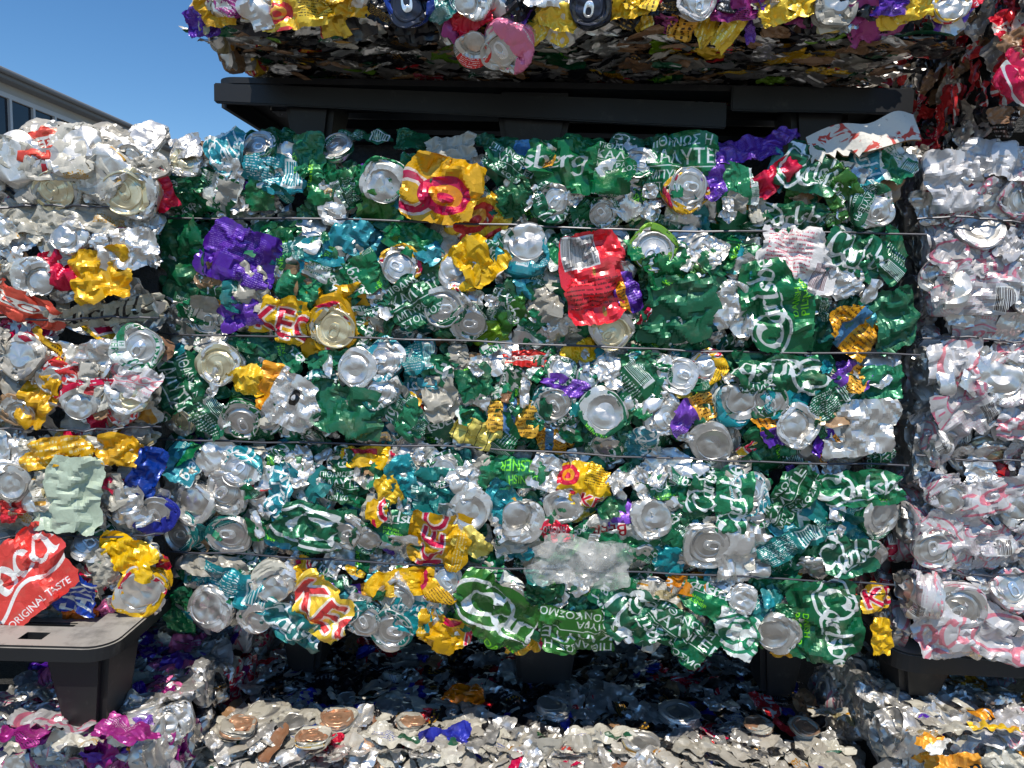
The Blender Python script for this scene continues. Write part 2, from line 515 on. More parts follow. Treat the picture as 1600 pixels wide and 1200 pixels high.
def print_mat(name):
    """Ink on aluminium: the label image, worn through along fine lines; the inside of the sheet is bare metal."""
    m, nt, b = new_mat('printed_' + name)
    co, rnd = obj_coord(nt)
    tex = N(nt, 'ShaderNodeTexImage'); tex.image = LAB[name].image('label_' + name); tex.interpolation = 'Linear'
    uv = N(nt, 'ShaderNodeTexCoord'); nt.links.new(uv.outputs['UV'], tex.inputs[0])
    hs = N(nt, 'ShaderNodeHueSaturation'); nt.links.new(tex.outputs[0], hs.inputs['Color'])
    nt.links.new(mapr(nt, rnd, 0, 1, .488, .512), hs.inputs['Hue']); nt.links.new(mapr(nt, rnd, 0, 1, 1.08, .94), hs.inputs['Saturation'])
    nt.links.new(mapr(nt, rnd, 0, 1, .8, 1.2), hs.inputs['Value'])
    wear = math_n(nt, 'MULTIPLY', mapr(nt, noise(nt, 90, 3, .6, co, 'RIDGED_MULTIFRACTAL'), .86, .98, 0, 1),
                  mapr(nt, noise(nt, 22, 3, .6, co), .52, .66, 0, 1), True)
    dirt = mapr(nt, noise(nt, 30, 5, .65, co), .52, .80, 0, .36)
    ink = tex.outputs['Alpha']
    metal = math_n(nt, 'MAXIMUM', math_n(nt, 'SUBTRACT', 1.0, ink), math_n(nt, 'MULTIPLY', wear, .8))
    c = mixc(nt, metal, hs.outputs[0], (.72, .70, .665))
    c = mixc(nt, dirt, c, (.27, .22, .15))
    nt.links.new(c, b.inputs['Base Color'])
    nt.links.new(mapr(nt, metal, 0, 1, .30 if name not in ('white', 'whitegold', 'whiteblue', 'cream', 'palegreen', 'script', 'pinkprint', 'brown') else .05, .82), b.inputs['Metallic'])
    nt.links.new(mapr(nt, noise(nt, 40, 3, .6, co),   .3, .7, .26, .46), b.inputs['Roughness'])
    b.inputs['Coat Weight'].default_value = .25; b.inputs['Coat Roughness'].default_value = .18
    bp = crinkle(nt, co, b, .55 if name in ('cokelight', 'silver', 'white', 'cream') else .8)
    b2 = N(nt, 'ShaderNodeBsdfPrincipled'); b2.inputs['Base Color'].default_value = (.69, .665, .62, 1)
    b2.inputs['Metallic'].default_value = .75; b2.inputs['Roughness'].default_value = .42
    nt.links.new(bp.outputs[0], b2.inputs['Normal'])
    g = N(nt, 'ShaderNodeNewGeometry'); mx = N(nt, 'ShaderNodeMixShader')
    nt.links.new(g.outputs['Backfacing'], mx.inputs[0]); nt.links.new(b.outputs[0], mx.inputs[1]); nt.links.new(b2.outputs[0], mx.inputs[2])
    nt.links.new(mx.outputs[0], nt.nodes['Material Output'].inputs[0])
    return m


for k_ in LAB: PRINT[k_] = print_mat(k_)
del LAB


def plain_mat(name, col, rough=.6, nscale=20, var=.25, bstr=.2, bdist=.002, metallic=0.0, dust=None, dustlo=.5):
    m, nt, b = new_mat(name)
    tc = N(nt, 'ShaderNodeTexCoord'); co = tc.outputs['Object']
    f = noise(nt, nscale, 6, .6, co)
    c = mixc(nt, f, tuple(x * (1 - var) for x in col), tuple(min(1, x * (1 + var)) for x in col))
    if dust:
        g = N(nt, 'ShaderNodeNewGeometry'); sp = N(nt, 'ShaderNodeSeparateXYZ'); nt.links.new(g.outputs['Normal'], sp.inputs[0])
        up = mapr(nt, sp.outputs[2], .5, .95, 0, 1)
        c = mixc(nt, math_n(nt, 'MULTIPLY', up, mapr(nt, noise(nt, nscale * 2, 5, .7, co), .3, dustlo, .45, 1), True), c, dust)
        sc = mapr(nt, noise(nt, nscale * 3, 6, .75, co), .58, .76, 0, .24)
        c = mixc(nt, sc, c, tuple(x * .5 for x in dust))
    nt.links.new(c, b.inputs['Base Color']); b.inputs['Roughness'].default_value = rough; b.inputs['Metallic'].default_value = metallic
    bump(nt, noise(nt, nscale * 6, 5, .6, co), bstr, bdist, b)
    return m


M_PLASTIC = plain_mat('black_pallet_plastic', (.010, .010, .011), .5, 9, .3, .15, .001, dust=(.30, .28, .25))
M_WIRE = plain_mat('baling_wire_steel', (.11, .11, .12), .46, 60, .4, .1, .0005, metallic=.85)
M_CORE = plain_mat('compacted_scrap', (.05, .05, .05), .5, 40, .6, .6, .01, metallic=.5)
M_GROUND = plain_mat('yard_concrete', (.13, .125, .115), .85, 1.5, .22, .3, .01)
M_CARD = plain_mat('torn_cardboard', (.34, .20, .10), .9, 60, .3, .4, .001)
M_FASCIA = plain_mat('roof_fascia_grey', (.20, .20, .20), .6, 2, .1, .05, .002)
M_SHEDWALL = plain_mat('shed_wall', (.42, .41, .38), .8, 2, .1, .1, .003)
M_FRAME = plain_mat('white_window_frame', (.55, .55, .54), .5, 3, .06, .05, .001)
M_PANE, _nt, _b = new_mat('dark_window_glass'); _b.inputs['Base Color'].default_value = (.012, .016, .025, 1); _b.inputs['Roughness'].default_value = .12

# ------------------------------------------------------------------ crushing cans: sheet-metal relaxation (inextensible grid pressed in a shrinking mould)
F32 = np.float32


def relax(P, periodic, half, tgt, steps, rng, pressure, endrows=None, stiff=None, bend=.12, zbump=None, pexp=4.0, rest=None):
    N_, R, U, _ = P.shape; Q = P if rest is None else rest
    ln = lambda a: np.sqrt((a * a).sum(-1) + 1e-9)
    hd = (lambda P, s: np.roll(P, -s, 2) - P) if periodic else (lambda P, s: P[:, :, s:] - P[:, :, :-s])
    vd = lambda P, s: P[:, s:] - P[:, :-s]
    if periodic:
        g1 = lambda P: np.roll(P, -1, 2)[:, 1:] - P[:, :-1]; g2 = lambda P: np.roll(P, 1, 2)[:, 1:] - P[:, :-1]
    else:
        g1 = lambda P: P[:, 1:, 1:] - P[:, :-1, :-1]; g2 = lambda P: P[:, 1:, :-1] - P[:, :-1, 1:]
    rh1, rh2, rv1, rv2, rd1, rd2 = (ln(x) for x in (hd(Q, 1), hd(Q, 2), vd(Q, 1), vd(Q, 2), g1(Q), g2(Q)))
    if endrows is not None:
        Pe = P[:, endrows]; ro = [(s, ln(np.roll(Pe, -s, 2) - Pe)) for s in (U // 2, U // 4)]
    cor = lambda d, r, k: d * ((1 - r / ln(d)) * F32(.5 * k))[..., None]
    kx = rng.uniform(.06, .16, (N_, 3)).astype(F32); ky = rng.uniform(.06, .16, (N_, 3)).astype(F32); ph = rng.uniform(0, 6.3, (N_, 3)).astype(F32)
    sg = rng.choice([-1, 1], (N_, 3)).astype(F32)

    def mould(P, h):
        s = ((np.abs(P[..., 0]) / h[..., 0]) ** pexp + (np.abs(P[..., 1]) / h[..., 1]) ** pexp) ** F32(1 / pexp)
        k = 1 / np.maximum(s, 1); P[..., 0] *= k; P[..., 1] *= k
        zt = h[..., 2]
        if zbump is not None:
            b = 0
            for i in range(3):
                b = b + np.sin(P[..., 0] * kx[:, None, None, i] + sg[:, None, None, i] * P[..., 1] * ky[:, None, None, i] + ph[:, None, None, i])
            zt = zt + zbump[:, None, None] * (np.abs(b) * F32(.9) - F32(1.0))
        P[..., 2] = np.clip(P[..., 2], -h[..., 2], zt)
        return P

    def project(P, kb):
        for s, r, k in ((1, rh1, .85), (2, rh2, kb)):
            c = cor(hd(P, s), r, k)
            if periodic: P += c; P -= np.roll(c, s, 2)
            else: P[:, :, :-s] += c; P[:, :, s:] -= c
        for s, r, k in ((1, rv1, .85), (2, rv2, kb)):
            c = cor(vd(P, s), r, k); P[:, :-s] += c; P[:, s:] -= c
        c = cor(g1(P), rd1, .6)
        if periodic: P[:, :-1] += c; P[:, 1:] -= np.roll(c, 1, 2)
        else: P[:, :-1, :-1] += c; P[:, 1:, 1:] -= c
        c = cor(g2(P), rd2, .6)
        if periodic: P[:, :-1] += c; P[:, 1:] -= np.roll(c, -1, 2)
        else: P[:, :-1, 1:] += c; P[:, 1:, :-1] -= c
        if endrows is not None:
            Pe = P[:, endrows]; acc = np.zeros_like(Pe)
            for s, r in ro:
                c = cor(np.roll(Pe, -s, 2) - Pe, r, 1) * stiff[:, None, None, None]; acc += c; acc -= np.roll(c, s, 2)
            P[:, endrows] = Pe + acc * F32(.8)
        return P

    prev = P.copy()
    for it in range(steps):
        t = (it + 1) / steps
        h = (half + (tgt - half) * (1 - (1 - t) ** 1.6)).astype(F32)[:, None, None, :]
        vel = np.clip((P - prev) * F32(.55), -2, 2); prev = P.copy(); P = P + vel
        if pressure > 0 and t < .9:
            du = np.roll(P, -1, 2) - np.roll(P, 1, 2); dv = np.zeros_like(P); dv[:, 1:-1] = P[:, 2:] - P[:, :-2]
            dv[:, 0] = P[:, 1] - P[:, 0]; dv[:, -1] = P[:, -1] - P[:, -2]
            n = np.cross(du, dv); P = P + n * (F32(pressure * (1 - t)) / ln(n))[..., None]
        for _ in range(2): P = mould(project(P, bend), h)
    for _ in range(25): P = mould(project(P, bend * .6), h)
    return P


def axis_rot(rng, kinds):
    out = []
    for k in kinds:
        tilt = rng.uniform(0, 34) if k == 'lid' else 180 - rng.uniform(0, 34) if k == 'base' else rng.uniform(62, 118)
        out.append(np.array(Matrix.Rotation(rng.uniform(0, 6.28), 3, 'Z') @ Matrix.Rotation(math.radians(tilt), 3, 'X') @ Matrix.Rotation(rng.uniform(0, 6.28), 3, 'Z')))
    return np.array(out)


UC = 48


def crush_cans(kinds, L, seed, nb=25, steps=240):
    rng = np.random.default_rng(seed); n = len(kinds)
    pr = [(.6, 9.5), (13, 7.5), (20.5, 2), (24, 0), (29.5, 5), (33, 12)] + [(33, z) for z in np.linspace(12, L - 12, nb + 1)[1:]]
    pr = np.array(pr + [(30.2, L - 5.5), (27.2, L), (22.5, L - 5), (13, L - 4.5), (.6, L - 4.5)]); R = len(pr)
    th = np.arange(UC) / UC * 2 * math.pi
    b = np.stack([pr[:, :1] * np.cos(th), pr[:, :1] * np.sin(th), np.repeat((pr[:, 1] - L / 2)[:, None], UC, 1)], -1)
    P = np.einsum('nij,ruj->nrui', axis_rot(rng, kinds), b) + rng.normal(0, .3, (n, R, UC, 3))
    half = np.abs(P).max((1, 2)); tgt = np.zeros((n, 3))
    for i, k in enumerate(kinds):
        tgt[i] = [rng.uniform(31, 45), rng.uniform(25, 37), rng.uniform(11, 17)] if k == 'side' else [rng.uniform(31, 36), rng.uniform(29.5, 36), rng.uniform(13, 20)]
    tgt = np.minimum(tgt, half)
    stiff = np.array([rng.choice([.8, .4, .15, .06, .03, .02]) if k != 'side' else rng.uniform(.02, .5) for k in kinds], F32)
    zb = np.array([rng.uniform(2.5, 5.5) if k == 'side' else rng.uniform(0, 1.5) if s > .6 else rng.uniform(2, 5) for k, s in zip(kinds, stiff)], F32)
    P = relax(P.astype(F32), True, half.astype(F32), tgt.astype(F32), steps, rng, .45, [1, 2, 3, R - 4, R - 3, R - 2], stiff, .10, zb)
    return P, pr


class Proto: pass


def ring_surface(rows3d, radii, rho, th):
    """Point and normal on a crushed can end: rows3d (k, U, 3) from the rim inward, radii their rest radii."""
    k, U, _ = rows3d.shape
    rho = np.asarray(rho, float); a = (np.asarray(th) / (2 * math.pi) * U) % U
    i0 = np.floor(a).astype(int) % U; fa = (a - np.floor(a))[..., None]; i1 = (i0 + 1) % U
    rr = np.interp(-rho, -np.asarray(radii), np.arange(k)); j0 = np.clip(np.floor(rr).astype(int), 0, k - 2); fr = (rr - j0)[..., None]
    g = lambda A: (A[j0, i0] * (1 - fa) + A[j0, i1] * fa) * (1 - fr) + (A[j0 + 1, i0] * (1 - fa) + A[j0 + 1, i1] * fa) * fr
    du = np.roll(rows3d, -1, 1) - np.roll(rows3d, 1, 1); dv = np.gradient(rows3d, axis=0)
    n = np.cross(du, dv); n /= np.linalg.norm(n, axis=-1, keepdims=True) + 1e-9
    n = n * .4 + n.mean((0, 1)) * .6; n /= np.linalg.norm(n, axis=-1, keepdims=True) + 1e-9
    return g(rows3d), g(n)


def grid_faces(R, U, off=0):
    r, u = np.meshgrid(np.arange(R - 1), np.arange(U), indexing='ij')
    u1 = (u + 1) % U
    return np.stack([r * U + u, r * U + u1, (r + 1) * U + u1, (r + 1) * U + u], -1).reshape(-1, 4) + off


def rings_mesh(name, rows3d, radii, prof, mat, nu=60, smooth=38):
    th = np.linspace(0, 2 * math.pi, nu, endpoint=False); V = []
    for rho, h, out in prof:
        p, n = ring_surface(rows3d, radii, np.full(nu, min(rho, radii[0])), th)
        c = rows3d[-1].mean(0); e = p - c; e -= (e * n).sum(-1, keepdims=True) * n
        e /= np.linalg.norm(e, axis=-1, keepdims=True) + 1e-9
        V.append(p + n * h + e * out)
    return mesh_np(name, np.concatenate(V) / 1000, grid_faces(len(prof), nu), [mat], smooth=smooth)


# (rest radius, height over the crushed surface, outward shift): seam, chuck wall, countersink, panel, beads
LID_PROF = [(27.2, -2.6, 1.0), (27.2, -.4, 1.3), (27.2, .7, .6), (27.2, .7, -.4), (27.2, -.2, -1.0), (24.5, -.4, 0), (22.8, -.9, 0), (22.0, -.6, 0), (21.2, .9, 0),
            (20.0, 1.0, 0), (18.6, .9, 0), (18.0, .2, 0), (13, .2, 0), (7, .3, 0), (.6, .3, 0)]
BASE_PROF = [(24, 1.0, 1.2), (24, -.2, .3), (24, -.3, -.5), (23.0, .0, 0), (21.5, 0, 0), (20.5, 0, 0), (18, .4, 0), (15, .9, 0), (13, 1.0, 0), (9, .7, 0), (5, .3, 0), (.6, 0, 0)]


def tab_mesh(rows3d, radii, name='pull_tab', lift=2.0):
    """Ring-pull: stadium ring with a finger hole, a nose plate and a rivet, laid over the dented panel."""
    nu = 28; v = []; f = []
    a = np.linspace(0, 2 * math.pi, nu, endpoint=False)
    def se(cx, rx, ry, p=2.6):
        c, s = np.cos(a), np.sin(a)
        return np.stack([cx + rx * np.sign(c) * np.abs(c) ** (2 / p), ry * np.sign(s) * np.abs(s) ** (2 / p)], -1)
    loops = [(se(3.5, 12.6, 8.0), -.9), (se(3.5, 12.8, 8.2), .4), (se(3.5, 11.9, 7.3), 1.0), (se(6.8, 6.6, 5.2), .9), (se(6.8, 6.0, 4.6), .1), (se(6.8, 6.0, 4.6), -.8)]
    xy = np.concatenate([q for q, _ in loops]); hh = np.concatenate([np.full(nu, h) for _, h in loops])
    rv = [(4.6, .9), (3.9, 1.3), (2.2, 1.35), (1.8, 2.0), (.4, 2.1)]
    rx = np.concatenate([np.stack([-3.4 + r * np.cos(a[::2]), r * np.sin(a[::2])], -1) for r, _ in rv]); rh = np.concatenate([np.full(nu // 2, h) for _, h in rv])
    allxy = np.concatenate([xy, rx]); allh = np.concatenate([hh, rh]) + lift
    p, n = ring_surface(rows3d, radii, np.minimum(np.hypot(allxy[:, 0], allxy[:, 1]), 21), np.arctan2(allxy[:, 1], allxy[:, 0]))
    faces = np.concatenate([grid_faces(len(loops), nu), grid_faces(len(rv), nu // 2, len(xy))])
    return mesh_np(name, (p + n * allh[:, None]) / 1000, faces, [TAB], smooth=45)


def make_protos(kinds, L, seed):
    P, pr = crush_cans(kinds, L, seed)
    out = []
    R = len(pr); vv = np.clip((pr[:, 1]) / L, 0, 1)
    for i, k in enumerate(kinds):
        p = P[i].astype(float); q = Proto(); q.kind = k
        q.half = np.abs(p).max((0, 1)) / 1000
        for rows_, it in (((R - 3, 2), 2), ((R - 2, 1), 6)) :
            for rr in rows_:
                for _ in range(it): p[rr] = (p[rr] + .5 * np.roll(p[rr], 1, 0) + .5 * np.roll(p[rr], -1, 0)) / 2
        for rr in (0, R - 1): p[rr] = p[rr].mean(0)
        rim = p[R - 4] if k != 'base' else p[3]
        q.out = float(np.std(np.linalg.norm(rim - rim.mean(0), axis=1)))          # how far from round the end is
        keep_lid = k != 'lid'; keep_base = k != 'base'
        ra = 0 if keep_base else 3; rb = R if keep_lid else R - 3
        rows = np.arange(ra, rb); f = grid_faces(len(rows), UC)
        rid = np.repeat(rows[:-1], UC)
        midx = np.where((rid >= 5) & (rid < R - 6), 0, 1)
        uu = np.tile(np.arange(UC), len(rows) - 1)
        u0_, u1_ = uu / UC, (uu + 1) / UC; v0_, v1_ = vv[rid], vv[rid + 1]
        uv = np.stack([np.stack([u0_, v0_], -1), np.stack([u1_, v0_], -1), np.stack([u1_, v1_], -1), np.stack([u0_, v1_], -1)], 1)
        q.body = mesh_np('crushed_can', p[ra:rb].reshape(-1, 3) / 1000, f, [PRINT['green'], ALU], midx, 24, uv)
        q.low = (p[:, ::3].reshape(-1, 3) / 1000, UC // 3, R, np.where((np.repeat(np.arange(R - 1), UC // 3) >= 5) & (np.repeat(np.arange(R - 1), UC // 3) < R - 6), 0, 1))
        if k == 'lid':
            rows3 = p[R - 4:]; rad = [27.2, 22.5, 13, .6]
            q.end = rings_mesh('can_end', rows3, rad, LID_PROF, ALU_END); q.tab = tab_mesh(rows3, rad)
        if k == 'base':
            rows3 = p[:4][::-1]; rad = [24, 20.5, 13, .6]
            rows3 = rows3[:, ::-1]                      # seen from below the ring runs the other way
            q.end = rings_mesh('can_base', rows3, rad, BASE_PROF, ALU_END)
        out.append(q)
    return out


PROTOS = make_protos(['lid'] * 22 + ['base'] * 18 + ['side'] * 36, 115, 5) + make_protos(['side'] * 12, 150, 6)
BY = {k: [p for p in PROTOS if p.kind == k] for k in ('lid', 'base', 'side')}


def crumple_sheets(specs, seed, tears=None, folds=5, corners=(6, 11)):
    """specs: (width mm, height mm, crush, roughness). Returns (n, R, U, 3) crumpled grids and the rest outline."""
    rng = np.random.default_rng(seed); R, U = 26, 30; n = len(specs); tears = [.8] * n if tears is None else tears
    a, b = np.meshgrid(np.linspace(-1, 1, U), np.linspace(-1, 1, R))
    P = np.zeros((n, R, U, 3)); rest = np.zeros((n, R, U, 3))
    for i, (w, h, cr, ro) in enumerate(specs):
        wob = lambda t, s: sum(rng.uniform(-.06, .06) * np.sin(t * f * s + rng.uniform(0, 6)) for f in (2, 4, 7))
        x = a * (1 + wob(b, 1.0)) * np.sqrt(1 - rng.uniform(.05, .3) * b * b); y = b * (1 + wob(a, 1.0)) * np.sqrt(1 - rng.uniform(.05, .3) * a * a)
        x = x + rng.uniform(-.2, .2) * b
        if tears[i] > 0:
            nk = int(rng.integers(*corners)); an = np.sort((np.arange(nk) + rng.uniform(-.35, .35, nk)) / nk * 2 * math.pi - math.pi); fk_ = 1 - tears[i] * rng.uniform(-.12, .5, nk)
            f = np.interp(np.arctan2(b, a), np.concatenate([an - 2 * math.pi, an, an + 2 * math.pi]), np.tile(fk_, 3))
            rr = np.maximum(np.abs(a), np.abs(b)) ** 1.5; f = 1 + (f - 1) * rr + rng.uniform(-.02, .02, a.shape) * (rr > .95)
            x = x * f; y = y * f
        x = x * w / 2; y = y * h / 2
        rest[i, ..., 0] = x / cr; rest[i, ..., 1] = y / cr
        P[i, ..., 0] = x; P[i, ..., 1] = y
        sl = math.sqrt(1 / cr ** 2 - 1); z = 0
        for k in range(folds):
            d = rng.uniform(0, math.pi); lam = rng.uniform(.6, 1.3) * min(w, h) * (.8, .8, .45, .45, .27, .27)[k]
            t = (x * math.cos(d) + y * math.sin(d)) / lam + rng.uniform(0, 1) + .10 * np.sin(x * .05 + k) + .10 * np.cos(y * .06 + k)
            z = z + (np.abs((t % 1) - .5) * 2 - .5) * lam * sl * (.34, .34, .26, .26, .2, .2)[k]
        d = rng.uniform(0, math.pi); t = x * math.cos(d) + y * math.sin(d)
        z = z - t * t / (2 * rng.uniform(60, 200))
        sm = rng.normal(0, 1.0, (R, U))
        for _ in range(3): sm = (sm + np.roll(sm, 1, 0) + np.roll(sm, -1, 0) + np.roll(sm, 1, 1) + np.roll(sm, -1, 1)) / 5
        P[i, ..., 2] = z - z.mean() + sm * 2
    half = np.abs(P).max((1, 2)) * 1.02 + .5
    tgt = half.copy(); tgt[:, :2] = half[:, :2] * np.array([c for _, _, c, _ in specs])[:, None] ** .25
    tgt[:, 2] = np.minimum(half[:, 2], [4 + 6 * ro for *_, ro in specs])
    return relax(P.astype(F32), False, half.astype(F32), tgt.astype(F32), 70, rng, 0, None, None, .10, None, 8.0, rest=rest.astype(F32)), rest


def sheet_mesh(grid, rest, uvwin, mat, name='torn_can_sheet'):
    """One crumpled sheet; the print is laid out on its flat outline, inside the label window uvwin."""
    R, U, _ = grid.shape
    r, u = np.meshgrid(np.arange(R - 1), np.arange(U - 1), indexing='ij'); r = r.ravel(); u = u.ravel()
    f = np.stack([r * U + u, r * U + u + 1, (r + 1) * U + u + 1, (r + 1) * U + u], -1)
    a0, b0, a1, b1 = uvwin; q = rest[..., :2].reshape(-1, 2); lo_ = q.min(0); hi_ = q.max(0)
    q = (q - lo_) / (hi_ - lo_) * (a1 - a0, b1 - b0) + (a0, b0)
    return mesh_np(name, grid.reshape(-1, 3) / 1000, f, [mat], None, 21, q[f])


for k_ in BY: BY[k_].sort(key=lambda q: q.out)

# ------------------------------------------------------------------ bales
WIN = {'logo': (.02, .44, .46, .84), 'C': (.0, .42, .22, .88), 'both': (.0, .22, .46, .90), 'greek': (.60, .55, .86, .92), 'fine': (.60, .06, .86, .38),
       'pils': (.13, .25, .46, .45), 'plain': (.05, .02, .45, .22), 'all': (0, 0, 1, 1), 'vert': (.30, .30, .80, .90), 'left': (0, 0, .5, 1), 'right': (.5, 0, 1, 1)}
DESIGN_NAMES = list(PRINT)


class Torn: pass


def torn_protos(n, seed):
    rng = np.random.default_rng(seed); out = []
    G = crumple_sheets([(rng.uniform(70, 104), rng.uniform(56, 84), rng.uniform(.72, .92), rng.uniform(.4, 1.2)) for _ in range(n)], seed, [.7] * n, 4, (5, 9))
    for g, re_ in zip(*G):
        u, v = (rng.uniform(.0, .1), rng.uniform(0, .04)) if rng.random() < .58 else (rng.uniform(0, .55), rng.uniform(0, .3))
        q = Torn(); q.kind = 'torn'; q.out = 0
        q.body = sheet_mesh(g, re_, (u, v, u + .42, v + (.7 if v > .04 else .30)), PRINT['green'])
        q.low = (g[::2, ::2].reshape(-1, 3) / 1000, (re_[::2, ::2, :2].reshape(-1, 2) - re_[..., :2].reshape(-1, 2).min(0)) / np.ptp(re_[..., :2].reshape(-1, 2), axis=0), g[::2].shape[0], g[:, ::2].shape[1])
        out.append(q)
    return out


BY['torn'] = torn_protos(44, 31)


class Face:
    """One side of a bale: origin, two directions along it, the direction it looks, and the wires that groove it."""
    def __init__(s, bale, o, r, u, size, wires=(), bulge=.034, off=.0):
        s.bale = bale; s.o = np.array(o, float); s.r = np.array(r, float); s.u = np.array(u, float)
        s.n = np.cross(s.r, s.u); s.size = size; s.wires = sorted(wires); s.bulge_h = bulge; s.off = off; s.taken = []

    def pix(s, px, py, out=0.0):
        p = on_plane(px, py, s.o + s.n * out, s.n) - s.o
        return float(np.dot(p, s.r)), float(np.dot(p, s.u))

    def mm_per_px(s, px, py):
        d = on_plane(px, py, s.o, s.n) - CAM
        return float(np.dot(d, fwd)) / FOC * 1000

    def swell(s, a, b):
        """Depth and lean of the bulge between two wires."""
        if not s.wires: return 0.0, 0.0, 0.0
        e = [0.0] + s.wires + [s.size[1]]
        i = max(0, min(len(e) - 2, sum(1 for w in s.wires if b > w)))
        hb = max((e[i + 1] - e[i]) / 2, .02); q = (b - (e[i] + e[i + 1]) / 2) / hb; q = max(-1, min(1, q))
        out = -s.bulge_h * abs(q) ** 4
        lean = min(.75, math.atan(s.bulge_h * 4 * abs(q) ** 3 / hb) * .7) * (1 if q > 0 else -1)
        ea = 0.0
        for dist, sg in ((a, -1), (s.size[0] - a, 1)):
            if dist < .05:
                t = 1 - max(dist, 0) / .05; out -= .016 * t * t; ea += sg * .4 * t
        return out, lean, ea

    def frame(s, a, b, rot, scale, out, leanx=0.0, leany=0.0):
        p = s.o + s.r * a + s.u * b + s.n * out
        B = Matrix(((s.r[0], s.u[0], s.n[0]), (s.r[1], s.u[1], s.n[1]), (s.r[2], s.u[2], s.n[2]))).to_4x4()
        sc = scale if isinstance(scale, tuple) else (scale,) * 3
        return (Matrix.Translation(p) @ B @ Matrix.Rotation(-leanx, 4, 'X') @ Matrix.Rotation(leany, 4, 'Y')
                @ Matrix.Rotation(math.radians(rot), 4, 'Z') @ Matrix.Diagonal((*sc, 1)))


def slot(o, i, m):
    o.material_slots[i].link = 'OBJECT'; o.material_slots[i].material = m


def add_can(face, kind, a, b, design, rot=None, scale=1.0, out=0.0, round_=None, end=None, label=None, wob=10, swell=True, name='crushed_can'):
    pool = BY[kind]; name = 'torn_can_sheet' if kind == 'torn' else name
    q = pool[int(RNG.integers(0, max(2, len(pool) // 3)))] if round_ else pool[int(RNG.integers(0, len(pool)))]
    if rot is None: rot = RNG.uniform(0, 360)
    so, lx, ly = face.swell(a, b) if swell else (0, 0, 0)
    if round_: lx *= .5
    w = math.radians(wob)
    mw = face.frame(a, b, rot, scale, so + out + (.008 if kind == 'torn' else 0), lx + RNG.uniform(-w, w), ly + RNG.uniform(-w, w))
    o = put(name, q.body, face.bale, mw)
    slot(o, 0, PRINT[design])
    if label: o['label'] = label
    if kind == 'lid':
        e = put('can_end', q.end, o); t = put('pull_tab', q.tab, o)
        if end is not None: slot(e, 0, end); slot(o, 1, end); slot(t, 0, end if end is not ALU_DARK else TAB)
    elif kind == 'base':
        e = put('can_base', q.end, o)
        if end is not None: slot(e, 0, end)
    return o


def fill(face, n_design, kinds, rect, step, avoid=None, out=0.0, scale=(.85, 1.08), jit=.35, wob=16, drop=0.0, swell=True, squash=1.0):
    """Crushed cans over a rectangle of the face, where nothing named stands already."""
    a0, b0, a1, b1 = rect; names = list(n_design); pw = np.array([n_design[k] for k in names], float); pw /= pw.sum()
    kn = list(kinds); kp = np.array([kinds[k] for k in kn], float); kp /= kp.sum()
    rows = max(1, round((b1 - b0) / step)); cols = max(1, round((a1 - a0) / step)); made = 0
    for j in range(rows):
        for i in range(cols):
            a = a0 + (i + .5 + (.25 if j % 2 else -.25) + RNG.uniform(-jit, jit)) * (a1 - a0) / cols
            b = b0 + (j + .5 + RNG.uniform(-jit, jit)) * (b1 - b0) / rows
            if RNG.random() < drop: continue
            if any(abs(b - w_) < .014 for w_ in face.wires): b += .02 * (1 if RNG.random() < .5 else -1)
            if any(abs(a - ta) < tw and abs(b - tb) < th_ for ta, tb, tw, th_ in face.taken): continue
            face.taken.append((a, b, step * .3, step * .3))
            d = names[RNG.choice(len(names), p=pw)]; k = kn[RNG.choice(len(kn), p=kp)]
            s = RNG.uniform(*scale)
            add_can(face, k, a, b, d, scale=(s, s, s * squash), out=out + RNG.uniform(-.008, .004), wob=wob, swell=swell)
            made += 1
    return made


def filling(face_list, bale, designs, step, depth, name='packed_shards', size=(.45, .92), wob=.26, flat=.8, rot=180, clear=0.0):
    """Shreds and folds packed between and behind the cans, too many and too small to pick apart: one mass with real folds."""
    V = []; Fc = []; Mi = []; Uv = []; nv = 0; pool = BY['torn']
    names = list(designs); pw = np.array([designs[k] for k in names], float); pw /= pw.sum()
    for face, rect in face_list:
        a0, b0, a1, b1 = rect
        for j in range(max(1, int((b1 - b0) / step))):
            for i in range(max(1, int((a1 - a0) / step))):
                a = a0 + (i + RNG.uniform(0, 1)) * step; b = b0 + (j + RNG.uniform(0, 1)) * step
                if clear and any(abs(a - ta) < tw * clear and abs(b - tb) < th_ * clear for ta, tb, tw, th_ in face.taken): continue
                v, uv, R, U = pool[int(RNG.integers(len(pool)))].low
                so, lx, ly = face.swell(a, b) if face.wires else (0, 0, 0)
                sc = RNG.uniform(*size)
                M = np.array(face.frame(a, b, RNG.uniform(-rot, rot), (sc, sc * RNG.uniform(.55, 1) * (1 if rot > 90 else .5), sc * flat), so - depth + RNG.uniform(-.007, .007), lx + RNG.normal(0, wob), ly + RNG.normal(0, wob)))
                V.append(v @ M[:3, :3].T + M[:3, 3])
                u = np.arange(U - 1); r = np.arange(R - 1)[:, None]
                f = np.stack(np.broadcast_arrays(r * U + u, r * U + u + 1, (r + 1) * U + u + 1, (r + 1) * U + u), -1).reshape(-1, 4)
                w0 = (RNG.uniform(0, .7), RNG.uniform(0, .6)) if RNG.random() < .45 else (RNG.uniform(0, .2), .0)
                ex = (.25, .35) if w0[1] > 0 else (.2, .24)
                Uv.append((uv * ex + w0)[f]); Fc.append(f + nv); nv += len(v)
                Mi.append(np.full(len(f), RNG.choice(len(names), p=pw)))
    me = mesh_np(name, np.concatenate(V) - np.array(bale.location), np.concatenate(Fc), [PRINT[d] for d in names], np.concatenate(Mi), 24, np.concatenate(Uv))
    o = put(name, me, bale, Matrix.Translation(bale.location)); o['kind'] = 'stuff'
    return o


